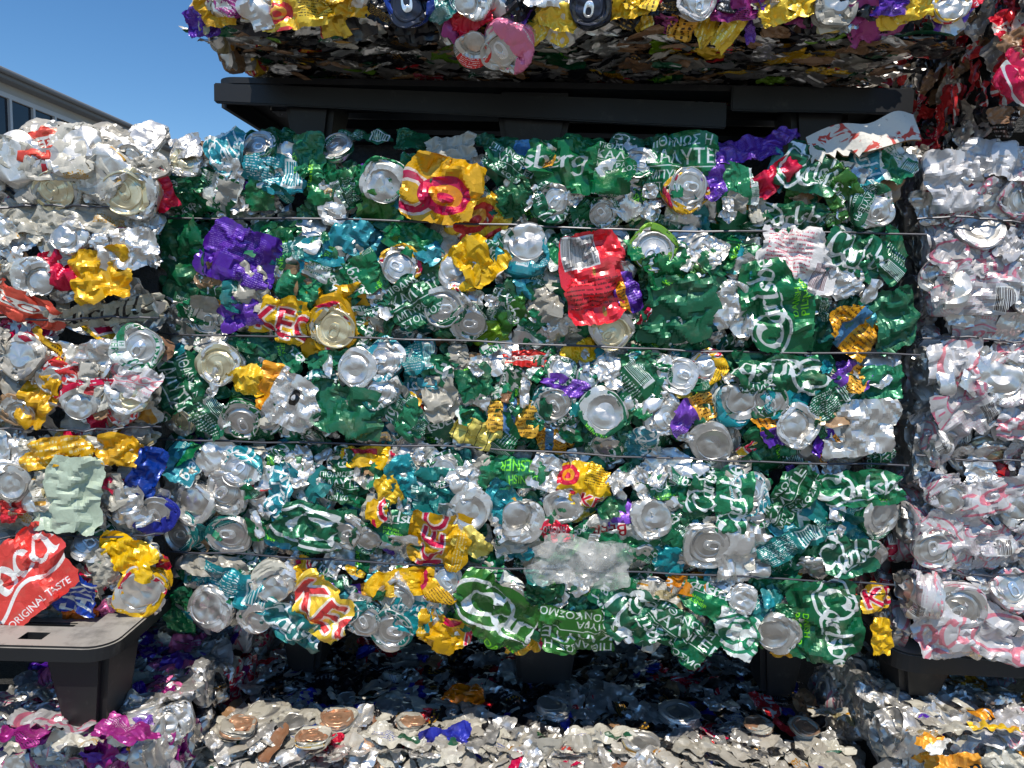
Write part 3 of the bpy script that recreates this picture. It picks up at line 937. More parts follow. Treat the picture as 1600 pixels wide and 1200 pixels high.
def core(bale, o, r, d, size):
    """Solid inside of a bale, behind its cans: origin corner, right and depth directions."""
    o, r, d = (np.array(k, float) for k in (o, r, d)); w, dep, h = size
    v = [o + r * i * w + d * j * dep + np.array([0, 0, k * h]) for k in (0, 1) for j in (0, 1) for i in (0, 1)]
    m = MB(); m.add(v, [(0, 2, 3, 1), (4, 5, 7, 6), (0, 1, 5, 4), (1, 3, 7, 5), (3, 2, 6, 7), (2, 0, 4, 6)])
    return m.build('compacted_core', M_CORE, bale)


def wire(face, pts, r=.0017, out=.0):
    p = []
    for k, (a, b) in enumerate(pts): p.append(face.o + face.r * a + face.u * b + face.n * (out + (.003 * math.sin(k * 2.1))))
    m = MB(); m.tube(p, r); return m.build('baling_wire', M_WIRE, face.bale)


def wires_px(face, lines, out=.003):
    """Wires given by the photo points they run through."""
    for x0, y0, x1, y1 in lines:
        a0, b0 = face.pix(x0, y0); a1, b1 = face.pix(x1, y1); n = 22
        pts = [(a0 + (a1 - a0) * t, b0 + (b1 - b0) * t + .0022 * math.sin(t * 9 + y0) + RNG.normal(0, .0007)) for t in np.linspace(0, 1, n)]
        wire(face, pts, out=out)


PART_LABELS = {(928, 436): 'flattened red pack with a white barcode panel', (380, 398): 'purple sheet covered in fine print', (698, 300): 'large yellow sheet with a red emblem',
               (1245, 404): 'white sheet with pink print and a barcode', (1342, 668): 'large bare silver sheet', (50, 916): 'pink red carton with white script', (40, 902): 'pink red carton with white script',
               (132, 922): 'orange sheet with a blue panel', (112, 768): 'pale green crumpled sheet', (508, 945): 'yellow sheet with red capitals', (690, 842): 'yellow crumpled sheet with red capitals',
               (158, 490): 'grey strip with black script', (745, 676): 'pale yellow piece with black lines', (952, 822): 'white piece with a red ring', (722, 1108): 'orange piece lying in the shade'}
SHEETS = []          # collected first, crumpled together


def sheet(face, px, py, w, h, rot, design, win='plain', out=.012, crush=.84, rough=.6, label=None, torn=.75, lean=None, name='torn_can_sheet'):
    k = face.mm_per_px(px, py) * 1.08
    if design == 'redpack' or (design == 'red' and w > 85): torn = .12
    elif max(w, h) > 95: torn = .5
    if isinstance(win, str): win = WIN[win]
    label = label or PART_LABELS.get((px, py))
    SHEETS.append(dict(face=face, px=px, py=py, w=w * k, h=h * k, rot=rot, design=design, win=win, out=out, crush=crush, rough=rough, label=label, torn=torn, lean=lean, name=name))
    a, b = face.pix(px, py)
    c, s_ = abs(math.cos(math.radians(rot))), abs(math.sin(math.radians(rot)))
    face.taken.append((a, b, (w * c + h * s_) * k / 2000 * .72, (w * s_ + h * c) * k / 2000 * .72))


def lid(face, px, py, d, design='green', kind='lid', end=None, round_=None, rot=None, out=.008, label=None, squash=.62):
    k = face.mm_per_px(px, py); a, b = face.pix(px, py)
    s = d * k / (66 if kind == 'lid' else 80); s = max(.68, min(1.2, s)); out *= .35
    add_can(face, kind, a, b, design, rot, (s, s, s * squash), out, round_, end, label, wob=8)
    face.taken.append((a, b, d * k / 2000 * .8, d * k / 2000 * .8))


def side(face, px, py, w, design='green', rot=None, out=.008, label=None):
    k = face.mm_per_px(px, py); a, b = face.pix(px, py)
    sc = max(.7, min(1.5, w * k / 80)); add_can(face, 'side', a, b, design, rot, (sc, sc, sc * .7), out, None, None, label)
    face.taken.append((a, b, w * k / 2000 * .75, w * k / 2000 * .6))


X3, Y3, Z3 = np.array([1., 0, 0]), np.array([0, 1., 0]), np.array([0, 0, 1.])

# ---- the green bale in the middle
ML = on_y(252, 620, 0)[0]; MR = on_y(1400, 620, 0)[0]
MT = on_y(847, 214, 0)[2]; MBm = on_y(847, 1012, 0)[2]
bale_main = empty('can_bale', ((ML + MR) / 2, .55, MBm), 'strapped bale of mostly green crushed beer cans between two paler bales', 'bale', 'stacked bales of crushed cans')
wl_main = [(236, 338, 1446, 369), (250, 520, 1436, 556), (252, 683, 1418, 728), (262, 862, 1396, 912)]
fm = Face(bale_main, (ML, 0, MBm), X3, Z3, (MR - ML, MT - MBm))
fm.wires = sorted(fm.pix((a + c) / 2, (b + d) / 2)[1] for a, b, c, d in wl_main)

for t in [(407, 228, 52), (525, 232, 48), (862, 318, 58), (1002, 256, 50, 'bright'), (1358, 322, 64), (628, 413, 60, 'keo'), (698, 477, 66), (730, 503, 62), (600, 563, 66, 'teal'),
          (595, 607, 64, 'teal2'), (378, 653, 62), (860, 632, 58, 'teal2'), (875, 580, 48), (1108, 573, 54, 'keo'), (1060, 588, 58, 'silver'), (1033, 645, 64, 'silver'),
          (1195, 622, 62), (380, 728, 62, 'teal'), (358, 768, 68, 'silver'), (285, 828, 68, 'teal2'), (540, 828, 55, 'silver'), (1168, 772, 64, 'teal'), (568, 962, 56, 'teal2'), (690, 912, 60, 'keo'),
          (480, 700 - 10, 40, 'green'), (695, 733, 58, 'green'), (945, 330, 46, 'green'), (1250, 500 - 60, 48, 'silver'), (1330, 705, 40, 'silver'), (640, 690, 44, 'green')]:
    lid(fm, *t)
for t in [(1069, 300, 66, 'keo'), (1020, 387, 70, 'lime'), (612, 980, 68, 'teal2'), (1100, 850, 72, 'silver'), (358, 835, 66, 'teal2')]:
    lid(fm, *t, round_=True, out=.016)
lid(fm, 345, 568, 64, 'silver', end=ALU_GOLD); lid(fm, 955, 512, 66, 'silver', end=ALU_GOLD, round_=True, out=.014); lid(fm, 278, 655, 54, 'silver', end=ALU_GOLD); lid(fm, 262 + 30, 255, 50, 'silver', end=ALU_GOLD)
lid(fm, 517, 508, 72, 'keo', end=ALU_GOLD, round_=True, out=.024, label='yellow can with its gold lid facing out')
for t in [(600, 282, 84, 'whitegreen'), (720, 425, 74, 'keo'), (815, 395, 96, 'teal'), (560, 575, 72, 'silver'), (420, 652, 64), (940, 642, 88), (945, 702, 72), (1145, 632, 78, 'teal'),
          (1110, 688, 80, 'silver'), (1243, 665, 80, 'silver'), (305, 785, 80, 'silver'), (568, 842, 56), (735, 793, 80, 'silver'), (818, 813, 78, 'silver'), (880, 787, 72, 'silver'),
          (1015, 808, 76, 'silver'), (1370, 808, 82), (1360, 868, 64, 'silver'), (333, 947, 84, 'silver'), (400, 962, 64, 'silver'), (428, 905, 76, 'cream'), (1215, 985, 78, 'silver'),
          (1145, 470, 70, 'silver'), (795, 935, 60, 'silver'), (1160, 935, 54, 'silver'), (960, 395 - 20, 60, 'silver'), (1180, 430, 56)]:
    lid(fm, t[0], t[1], t[2], t[3] if len(t) > 3 else 'green', 'base', round_=(t[0] in (940, 880, 305)))

for t in [(698, 300, 118, 95, -8, 'keo', (.44, .36, .74, .98), .030), (742, 348, 110, 66, 28, 'keo', (.4, .25, .75, .85), .034), (748, 402, 84, 80, 40, 'keo', (.05, .78, .4, 1.), .026),
          (905, 264, 160, 82, -4, 'bright', 'vert', .026), (1062, 262, 105, 92, 4, 'bright', 'greek', .016), (1168, 232, 128, 46, 14, 'purple', 'left', .022), (1208, 278, 76, 44, 40, 'red', 'plain', .02),
          (1262, 266, 92, 70, -15, 'green', 'logo', .018), (1232, 338, 110, 44, 0, 'green', 'logo', .016), (1112, 284, 44, 60, 20, 'purple', 'left', .018), (432, 274, 96, 56, -6, 'teal', 'fine', .016),
          (362, 238, 66, 66, 30, 'teal', 'logo', .016), (550, 372, 72, 66, -20, 'teal', 'plain', .02), (380, 398, 112, 96, -18, 'purple', 'left', .026), (378, 484, 72, 62, 10, 'purple', 'left', .018),
          (288, 392, 78, 104, 10, 'green', 'plain', .016), (350, 448, 80, 46, 170, 'green', 'logo', .014), (440, 496, 84, 70, -14, 'keo', (.0, .3, .5, .95), .024), (520, 512, 128, 118, 10, 'keo', (.0, .78, .5, 1.), .010),
          (928, 436, 92, 128, 12, 'redpack', 'all', .034), (978, 458, 40, 74, 18, 'purple', 'right', .018), (1245, 404, 118, 88, -10, 'pinkprint', 'all', .026), (1332, 396, 108, 70, -22, 'green', 'logo', .02),
          (1212, 486, 138, 100, 102, 'bright', 'both', .028), (1062, 484, 116, 104, 6, 'green', 'plain', .02), (1143, 480, 62, 84, 8, 'silver', 'plain', .018), (1332, 515, 84, 74, -40, 'goldblue', 'all', .018),
          (1400, 500, 74, 100, 16, 'green', 'plain', .016), (1222, 582, 150, 62, 176, 'green', 'logo', .026), (1175, 600, 60, 50, 180, 'green', 'greek', .02), (1330, 588, 58, 62, -30, 'purple', (.4, .1, .75, .8), .018), (1338, 668, 116, 82, 6, 'silver', 'plain', .016),
          (1385, 712, 60, 48, -80, 'green', 'greek', .014), (1082, 640, 82, 52, 32, 'purple', (.35, .1, .7, .8), .02), (1296, 700, 48, 52, -30, 'purple', (.4, .1, .75, .8), .016),
          (262, 604, 86, 104, -62, 'green', 'greek', .018), (330, 652, 66, 72, 28, 'green', 'fine', .018), (546, 640, 118, 76, -10, 'green', 'plain', .022), (452, 620, 100, 84, -24, 'badge', 'all', .028),
          (392, 596, 58, 54, 20, 'keo', (.05, .8, .4, 1.), .018), (655, 560, 64, 60, 10, 'teal', 'fine', .012), (745, 676, 70, 46, -20, 'veined', (.1, .1, .6, .8), .022), (800, 738, 116, 52, 182, 'bright', 'pils', .018),
          (918, 752, 92, 62, -8, 'keo', (.5, .1, 1., .9), .022), (1100, 760, 84, 52, 82, 'green', 'logo', .016), (1142, 786, 108, 54, 86, 'bright', 'logo', .02), (1342, 762, 118, 54, 6, 'bright', 'logo', .02),
          (492, 816, 110, 74, -14, 'green', 'C', .026), (440, 768, 92, 52, 78, 'teal', 'logo', .016), (608, 764, 36, 48, 30, 'keo', (.05, .8, .4, 1.), .016), (690, 842, 96, 92, 80, 'keo', 'left', .032),
          (742, 842, 60, 42, -36, 'veined', (.02, .06, .03, .09), .036), (868, 826, 62, 36, 0, 'red', (.1, .2, .4, .36), .018), (952, 822, 74, 54, 186, 'beer', (.55, .2, 1, .8), .014),
          (508, 945, 104, 82, -42, 'keo', (.0, .3, .45, .9), .030), (462, 972, 104, 58, -28, 'teal2', 'logo', .034), (622, 906, 90, 44, 4, 'keo', (.4, .05, .7, .3), .018), (692, 982, 86, 66, -12, 'keo', (.3, .0, .8, .4), .024),
          (772, 952, 122, 100, -28, 'olive', (.0, .36, .30, .92), .028), (902, 978, 118, 74, 176, 'olive', 'greek', .024), (985, 965, 84, 92, 12, 'green', 'C', .018), (1060, 984, 118, 66, -34, 'green', 'greek', .03), (1010, 960, 70, 60, -76, 'green', 'logo', .022),
          (1148, 985, 78, 64, -20, 'whitegreen', 'C', .018), (1282, 965, 124, 104, -84, 'green', 'both', .028), (1370, 936, 58, 40, 10, 'keo', (.0, .3, .3, .9), .02), (1382, 1000, 34, 62, 4, 'keo', (.05, .8, .4, 1.), .016),
          (1322, 862, 90, 64, 12, 'green', 'logo', .02), (1232, 846, 106, 40, 32, 'teal2', 'fine', .018), (1162, 858, 88, 110, 4, 'silver', 'plain', .012), (336, 884, 104, 36, -4, 'cream', 'plain', .014), (372, 912, 128, 62, -14, 'teal', 'fine', .016),
          (272, 978, 52, 84, 4, 'whitegreen', 'plain', .014), (1250, 1026, 66, 22, 8, 'keo', (.05, .8, .4, 1.), .014), (818, 1022, 72, 28, 16, 'keo', (.5, .1, .8, .4), .012), (640, 372, 92, 58, -24, 'bright', 'plain', .018),
          (500, 940 - 30, 40, 30, 10, 'purple', 'left', .008), (790, 258, 90, 50, -30, 'green', 'greek', .014), (640, 214, 70, 58, 8, 'green', 'plain', .006), (410, 206, 80, 34, 8, 'green', 'plain', .0), (560, 206, 90, 30, -6, 'green', 'fine', .0),
          (900, 222, 110, 30, 4, 'bright', 'plain', .004), (1050, 222, 90, 34, 6, 'green', 'plain', .0), (1300, 232, 100, 40, -6, 'green', 'plain', .004), (700, 232, 90, 44, 8, 'cream', 'plain', .006), (760, 212, 90, 26, -4, 'green', 'plain', .0),
          (1230, 208, 60, 34, 40, 'purple', 'left', .004), (330, 226, 70, 30, 10, 'brown', 'plain', .0), (1400, 260, 60, 60, -40, 'whitegreen', 'fine', .006), (470, 455, 50, 66, 80, 'whitegreen', 'plain', .012), (655, 470, 90, 80, 30, 'green', 'greek', .014),
          (760, 520, 70, 38, 8, 'lime', 'plain', .01), (850, 480, 60, 60, -20, 'cream', 'plain', .012), (820, 562, 70, 28, 4, 'redband', 'left', .012), (905, 552, 54, 36, 20, 'keo', (.05, .8, .4, 1.), .012), (885, 600, 80, 30, -10, 'purple', 'plain', .016),
          (800, 650, 76, 66, 0, 'goldblue', 'all', .008), (690, 620, 60, 70, 20, 'cream', 'plain', .012), (575, 715, 90, 36, 4, 'keo', (.5, .1, .8, .4), .016), (530, 760, 60, 60, 0, 'green', 'greek', .014), (1230, 780, 100, 60, 60, 'green', 'greek', .014),
          (1380, 600, 70, 60, 10, 'bright', 'plain', .014), (1300, 620, 80, 46, 40, 'green', 'fine', .016), (1230, 720, 70, 60, 20, 'green', 'fine', .012), (470, 890, 50, 40, 20, 'keo', (.5, .1, .8, .4), .012), (1100, 915, 100, 34, -4, 'badge', 'left', .014),
          (1040, 930, 90, 36, -6, 'whitegold', 'left', .012), (330, 432, 40, 44, 10, 'brown', 'plain', .018), (1320, 440, 60, 60, -70, 'silver', 'plain', .012), (845, 700, 60, 30, 20, 'green', 'plain', .012), (862, 690, 50, 44, 0, 'goldblue', 'all', .014)]:
    px, py, w_, h_, rt, ds, wn, ou = t
    sheet(fm, px, py, w_, h_, rt, ds, wn, ou)

ga = lambda *p: fm.pix(*p)
DES_MAIN = {'green': 30, 'bright': 14, 'teal': 9, 'teal2': 7, 'silver': 26, 'whitegreen': 11, 'cream': 4, 'keo': 2, 'purple': 2, 'olive': 2, 'goldblue': .7, 'red': .6}
fill(fm, DES_MAIN, {'torn': 78, 'side': 12, 'lid': 5, 'base': 5}, (.01, .015, MR - ML - .02, MT - MBm - .005), .048, scale=(.7, 1.0), squash=.6, wob=13)
wires_px(fm, wl_main)
filling([(fm, (.01, .01, MR - ML - .01, MT - MBm - .01))], bale_main, dict(DES_MAIN, brown=3, silver=40, cream=9, keo=3, white=5, whitegreen=12), .031, .006)
filling([(fm, (.015, .015, MR - ML - .015, MT - MBm - .01))], bale_main, dict(DES_MAIN, silver=46, cream=10, whitegreen=14, brown=3), .034, -.010, 'lapping_shreds', (.28, .56), .3, .8, 180, 1.05)
core(bale_main, (ML + .03, .055, MBm + .02), X3, Y3, (MR - ML - .06, 1.0, MT - MBm - .025))

# ---- the pale bale to its left, turned a little
yaw = math.radians(7)
LR = np.array([math.cos(yaw), math.sin(yaw), 0]); LD = np.array([-math.sin(yaw), math.cos(yaw), 0])
pc = on_y(258, 620, -.05); LT = on_y(130, 200, -.10)[2]; LB = on_y(130, 985, -.09)[2]
WL = 1.1
lo = np.array([pc[0], pc[1], LB]) - LR * WL
bale_left = empty('can_bale', tuple(lo + LR * WL / 2 + LD * .5), 'strapped bale of silver, white and yellow crushed cans below the shed roof', 'bale', 'stacked bales of crushed cans')
wl_left = [(-60, 324, 246, 322), (-60, 497, 250, 498), (-60, 672, 254, 669), (-60, 840, 258, 835)]
fl = Face(bale_left, lo, LR, Z3, (WL, LT - LB))
fl.wires = sorted(fl.pix((a + c) / 2, (b + d) / 2)[1] for a, b, c, d in wl_left)
fl.vis0 = fl.pix(-70, 600)[0]
for t in [(90, 300, 66, 'whitegold', ALU_GOLD), (208, 300, 78, 'silver', ALU_GOLD), (215, 545, 70, 'whitegreen', None), (96, 590, 56, 'red', None), (202, 615, 62, 'silver', ALU_GOLD), (240, 808, 60, 'navy', None), (146, 850, 64, 'green', None), (28, 640, 56, 'brown', None)]:
    lid(fl, t[0], t[1], t[2], t[3], end=t[4])
for t in [(40, 556, 84, 'white'), (128, 624, 66, 'red'), (55, 432, 70, 'silver'), (222, 922, 92, 'keo'), (28, 752, 66, 'cream'), (115, 372, 60, 'silver')]:
    lid(fl, t[0], t[1], t[2], t[3], 'base', out=.014)
for t in [(60, 200, 84, 'whitegold'), (165, 218, 84, 'cream'), (120, 236, 96, 'white'), (215, 210, 80, 'silver'), (30, 250, 96, 'cream'), (165, 275, 96, 'whitegold'), (90, 262, 84, 'white'), (235, 262, 60, 'cream')]:
    side(fl, *t)
for t in [(112, 418, 72, 64, 20, 'red', 'plain', .012), (168, 432, 96, 82, 10, 'keo', (.05, .8, .4, 1.), .024), (28, 472, 150, 54, -22, 'redband', 'left', .024), (158, 490, 170, 40, 8, 'script', (.0, .2, .6, .7), .03),
          (64, 622, 48, 96, -14, 'keo', (.05, .8, .4, 1.), .014), (205, 592, 80, 50, -20, 'cokelight', 'left', .018), (95, 704, 108, 46, 10, 'keo', (.05, .05, .4, .26), .028), (112, 768, 112, 112, -4, 'palegreen', 'plain', .026),
          (80, 765, 36, 80, 4, 'whitegold', 'left', .028), (196, 706, 76, 60, -4, 'keo', (.05, .8, .4, 1.), .022), (228, 742, 46, 84, -20, 'navy', 'plain', .014), (182, 765, 60, 60, 20, 'cream', 'plain', .016), (32, 790, 60, 26, 0, 'red', 'plain', .01),
          (40, 902, 168, 112, 40, 'red', (.0, .2, .58, .85), .044), (132, 922, 66, 62, 68, 'fanta', (.05, .35, .5, .85), .026), (124, 965, 54, 36, 6, 'fanta', (.7, .3, .9, .6), .022), (88, 888, 56, 50, 10, 'keo', (.05, .8, .4, 1.), .02), (205, 866, 96, 50, -24, 'keo', (.05, .8, .4, 1.), .022),
          (166, 962, 66, 50, 10, 'pinkish', 'left', .014), (90, 978, 90, 36, 10, 'keo', (.05, .8, .4, 1.), .006), (72, 974, 60, 40, 40, 'cream', 'plain', .012), (30, 975, 90, 40, 10, 'pinkprint', 'all', .012), (80, 225, 92, 60, 10, 'redband', 'left', .018), (245, 300, 44, 70, 20, 'red', 'plain', .006),
          (150, 560, 60, 70, 0, 'silver', 'plain', .014), (60, 345, 100, 46, 5, 'cream', 'plain', .02), (200, 390, 90, 60, 0, 'silver', 'plain', .016), (165, 880, 40, 60, 20, 'cream', 'plain', .022), (205, 790, 70, 60, 10, 'silver', 'plain', .014), (140, 340, 110, 44, -6, 'white', 'left', .016)]:
    sheet(fl, *t)
fill(fl, {'white': 12, 'cream': 16, 'whitegold': 12, 'silver': 34, 'keo': 6, 'red': 6, 'brown': 2, 'whitegreen': 2}, {'torn': 70, 'side': 16, 'lid': 7, 'base': 7}, (fl.vis0, .01, WL - .025, LT - LB), .046, scale=(.65, .95), squash=.6, wob=14)
wires_px(fl, wl_left)
filling([(fl, (fl.vis0, .01, WL - .01, LT - LB - .01))], bale_left, {'cream': 18, 'silver': 40, 'white': 10, 'whitegold': 14, 'keo': 8, 'red': 7, 'brown': 4}, .031, .006)
filling([(fl, (fl.vis0, .01, WL - .02, LT - LB - .01))], bale_left, {'cream': 20, 'silver': 36, 'white': 10, 'whitegold': 10, 'keo': 6, 'red': 5, 'brown': 5}, .036, -.010, 'lapping_shreds', (.28, .56), .3, .8, 180, 1.05)
core(bale_left, lo + LR * .03 + LD * .06 + Z3 * .02, LR, LD, (WL - .06, .9, LT - LB - .05))

# ---- the silver bale to the right
yr = math.radians(-2)
RR = np.array([math.cos(yr), math.sin(yr), 0]); RD = np.array([-math.sin(yr), math.cos(yr), 0])
pr_ = on_y(1438, 640, .0); RT = on_y(1520, 228, 0)[2]; RB = on_y(1520, 1030, 0)[2]; WR = 1.1
ro = np.array([pr_[0], pr_[1], RB])
bale_right = empty('can_bale', tuple(ro + RR * WR / 2 + RD * .5), 'strapped bale of bare silver cans with red lettering beside the green bale', 'bale', 'stacked bales of crushed cans')
wl_right = [(1432, 338, 1690, 350), (1440, 527, 1690, 534), (1430, 712, 1690, 726), (1418, 893, 1690, 900)]
fr = Face(bale_right, ro, RR, Z3, (WR, RT - RB))
fr.wires = sorted(fr.pix((a + c) / 2, (b + d) / 2)[1] for a, b, c, d in wl_right)
fr.vis1 = fr.pix(1690, 600)[0]
for t in [(1592, 312, 62), (1496, 943, 72), (1582, 922, 66), (1462, 856, 66), (1470, 430, 56)]:
    lid(fr, *t, 'cokelight', round_=(t[0] in (1496, 1462)))
lid(fr, 1552, 716, 66, 'silver', end=ALU_GOLD)
for t in [(1578, 592, 96), (1470, 692, 62), (1535, 362, 78), (1592, 800, 70), (1475, 770, 66)]:
    lid(fr, *t, 'cokelight', 'base', out=.014)
for t in [(1486, 566, 84, 72, 10, 'cokelight', (.0, .35, .3, .85), .024), (1540, 775, 110, 50, 20, 'cokelight', (.3, .35, .58, .85), .02), (1520, 445, 110, 84, 0, 'cokelight', 'right', .02), (1480, 400, 66, 56, -30, 'cokelight', (.0, .35, .3, .85), .022),
          (1560, 250, 110, 60, -10, 'cokelight', 'plain', .014), (1490, 280, 80, 96, 10, 'cokelight', 'plain', .014), (1462, 985, 80, 86, 14, 'cokelight', (.2, .35, .5, .85), .018), (1560, 990, 110, 76, -30, 'cokelight', (.0, .35, .3, .85), .02),
          (1500, 640, 90, 90, 30, 'cokelight', 'right', .02), (1585, 660, 70, 50, 0, 'cokelight', (.3, .35, .58, .85), .02), (1530, 840, 100, 60, 5, 'cokelight', 'right', .014), (1470, 325, 60, 60, 10, 'silver', 'plain', .006), (1540, 1025, 140, 30, -8, 'silver', 'plain', .01),
          (1500, 340, 70, 40, 5, 'cokelight', (.3, .35, .58, .85), .01), (1590, 430, 60, 80, 10, 'silver', 'plain', .012), (1590, 540, 70, 40, 10, 'cokelight', (.0, .35, .3, .85), .012)]:
    sheet(fr, *t)
fill(fr, {'cokelight': 48, 'silver': 48, 'pinkprint': 6}, {'torn': 72, 'side': 14, 'lid': 6, 'base': 8}, (0.045, .01, fr.vis1, RT - RB - .005), .046, scale=(.65, .92), squash=.5, wob=11)
wires_px(fr, wl_right)
frs = Face(bale_right, ro + RD * .75, -RD, Z3, (.75, RT - RB))
fill(frs, {'silver': 30, 'cokelight': 40, 'red': 10}, {'side': 80, 'base': 20}, (.45, 0, .75, RT - RB), .06, scale=(.9, 1.1), out=-.02, swell=False, drop=.1)
filling([(fr, (.03, .01, fr.vis1, RT - RB - .01))], bale_right, {'silver': 44, 'cokelight': 40, 'pinkprint': 10, 'brown': 1}, .031, .006)
filling([(fr, (.04, .01, fr.vis1, RT - RB - .01))], bale_right, {'silver': 60, 'cokelight': 30, 'pinkprint': 8}, .036, -.010, 'lapping_shreds', (.28, .56), .3, .8, 180, 1.05)
core(bale_right, ro + RR * .05 + RD * .06 + Z3 * .02, RR, RD, (WR - .1, .9, RT - RB - .05))

# ---- the bale above, seen from below
UY = -.08
UL = on_y(278, 40, UY)[0]; UR = on_y(1536, 30, UY)[0]; UB = on_y(847, 52, UY)[2]; UH = .74
bale_up = empty('can_bale', ((UL + UR) / 2, UY + .6, UB), 'bale on top with yellow and black cans along its lower edge and a dark underside', 'bale', 'stacked bales of crushed cans')
fu = Face(bale_up, (UL, UY, UB), X3, Z3, (UR - UL, UH))
fu.wires = [.17, .33, .5, .64]
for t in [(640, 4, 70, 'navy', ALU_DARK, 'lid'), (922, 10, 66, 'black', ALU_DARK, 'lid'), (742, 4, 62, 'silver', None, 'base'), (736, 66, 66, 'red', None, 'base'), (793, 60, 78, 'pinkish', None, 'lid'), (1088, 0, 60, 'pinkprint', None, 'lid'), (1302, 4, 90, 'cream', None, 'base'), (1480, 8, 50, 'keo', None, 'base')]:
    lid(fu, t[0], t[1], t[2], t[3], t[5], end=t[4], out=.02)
for t in [(300, 28, 50, 46, 10, 'purple', 'left', .01), (338, 18, 66, 44, 8, 'keo', (.05, .8, .4, 1.), .014), (396, 20, 56, 44, -8, 'whitegold', 'left', .014), (462, 16, 110, 50, 6, 'keo', (.45, .3, .95, .95), .02), (540, 10, 80, 36, -4, 'keo', (.05, .8, .4, 1.), .014),
          (585, 12, 60, 36, -30, 'black', 'left', .016), (700, 12, 60, 40, 30, 'teal2', 'fine', .014), (732, 30, 70, 40, 30, 'red', 'plain', .014), (985, 14, 70, 36, 6, 'keo', (.05, .8, .4, 1.), .014), (870, 24, 60, 36, -10, 'keo', (.05, .8, .4, 1.), .014),
          (1148, 10, 84, 50, 0, 'magenta', 'left', .016), (1228, 14, 90, 40, 14, 'keo', (.05, .8, .4, 1.), .02), (1390, 6, 70, 36, 0, 'purple', 'left', .014), (1440, 12, 70, 34, 4, 'keo', (.05, .8, .4, 1.), .014), (1200, 4, 60, 40, 0, 'white', 'left', .012), (1030, 6, 60, 40, 0, 'black', 'left', .012)]:
    sheet(fu, *t)
fill(fu, {'keo': 26, 'black': 10, 'silver': 20, 'purple': 6, 'magenta': 8, 'navy': 5, 'red': 5, 'teal2': 6, 'whitegold': 8}, {'torn': 64, 'side': 16, 'lid': 8, 'base': 12}, (.02, .034, UR - UL - .02, .20), .048, scale=(.65, .9), squash=.6)
filling([(fu, (.01, .014, UR - UL - .01, .2))], bale_up, {'keo': 26, 'black': 14, 'silver': 20, 'purple': 6, 'magenta': 6, 'whitegold': 8}, .028, .004)
fub = Face(bale_up, (UL + .03, UY + .5, UB + .005), X3, -Y3, (UR - UL - .06, .5))
fill(fub, {'silver': 34, 'keo': 3, 'green': 6, 'whitegold': 5, 'lime': 3, 'red': 4, 'magenta': 2, 'black': 28, 'brown': 12}, {'torn': 88, 'side': 12}, (0, .10, UR - UL - .06, .455), .056, scale=(.7, .95), out=-.016, wob=9, swell=False, squash=.35)  # extra black and brown cans: the underside's shade put into their colour
filling([(fub, (-.01, .08, UR - UL - .05, .478))], bale_up, {'silver': 24, 'keo': 4, 'green': 6, 'whitegold': 4, 'lime': 2, 'red': 2, 'black': 34, 'brown': 14}, .026, .012, wob=.15, flat=.5, size=(.5, 1.0), rot=24)  # shards weighted to black and brown, painting in the same shade
ful = Face(bale_up, (UL + .0, UY + .5, UB), -Y3, Z3, (.5, UH))
fill(ful, {'silver': 30, 'keo': 14, 'whitegold': 14, 'brown': 6}, {'side': 90, 'base': 10}, (.15, .0, .48, .16), .06, scale=(.8, 1.0), out=-.02, swell=False)
core(bale_up, (UL + .06, UY + .06, UB + .03), X3, Y3, (UR - UL - .12, 1.0, UH - .06))

# ---- the red bale at the upper right: its shaded flank and a strip of its front
VX = on_y(1552, 120, -.03)[0]; VB = on_y(1560, 212, -.03)[2]; VH = .62
bale_red = empty('can_bale', (VX + .55, .47, VB), 'bale of red cans with white script standing on the silver bale', 'bale', 'stacked bales of crushed cans')
fv = Face(bale_red, (VX, -.03, VB), X3, Z3, (1.1, VH)); fv.wires = [.16, .32, .48]
for t in [(1606, 126, 84, 116, 60, 'red', (.02, .4, .5, .85), .02), (1592, 30, 60, 60, 20, 'redband', 'left', .02), (1572, 178, 60, 30, 10, 'brown', 'plain', .012), (1590, 70, 60, 40, -20, 'brown', 'plain', .014)]:
    sheet(fv, *t)
fill(fv, {'red': 40, 'silver': 20, 'brown': 10, 'cokelight': 20}, {'side': 80, 'base': 20}, (.05, .05, .18, VH * .75), .056, scale=(.75, 1.0))
fvs = Face(bale_red, (VX, -.03 + .8, VB), -Y3, Z3, (.8, VH))
fill(fvs, {'red': 40, 'silver': 14, 'brown': 12, 'black': 24}, {'side': 50, 'torn': 50}, (.22, .02, .62, VH * .7), .060, scale=(.7, .95), out=-.046, swell=False)  # black and brown designs mixed in to paint the flank's shade darker
filling([(fvs, (.04, .01, .79, VH * .8))], bale_red, {'red': 34, 'silver': 18, 'black': 34, 'brown': 12}, .034, .034, wob=.22)  # black share of the shards stands for the shade of this recess
core(bale_red, (VX + .05, .03, VB + .02), X3, Y3, (1.0, .9, VH - .05))

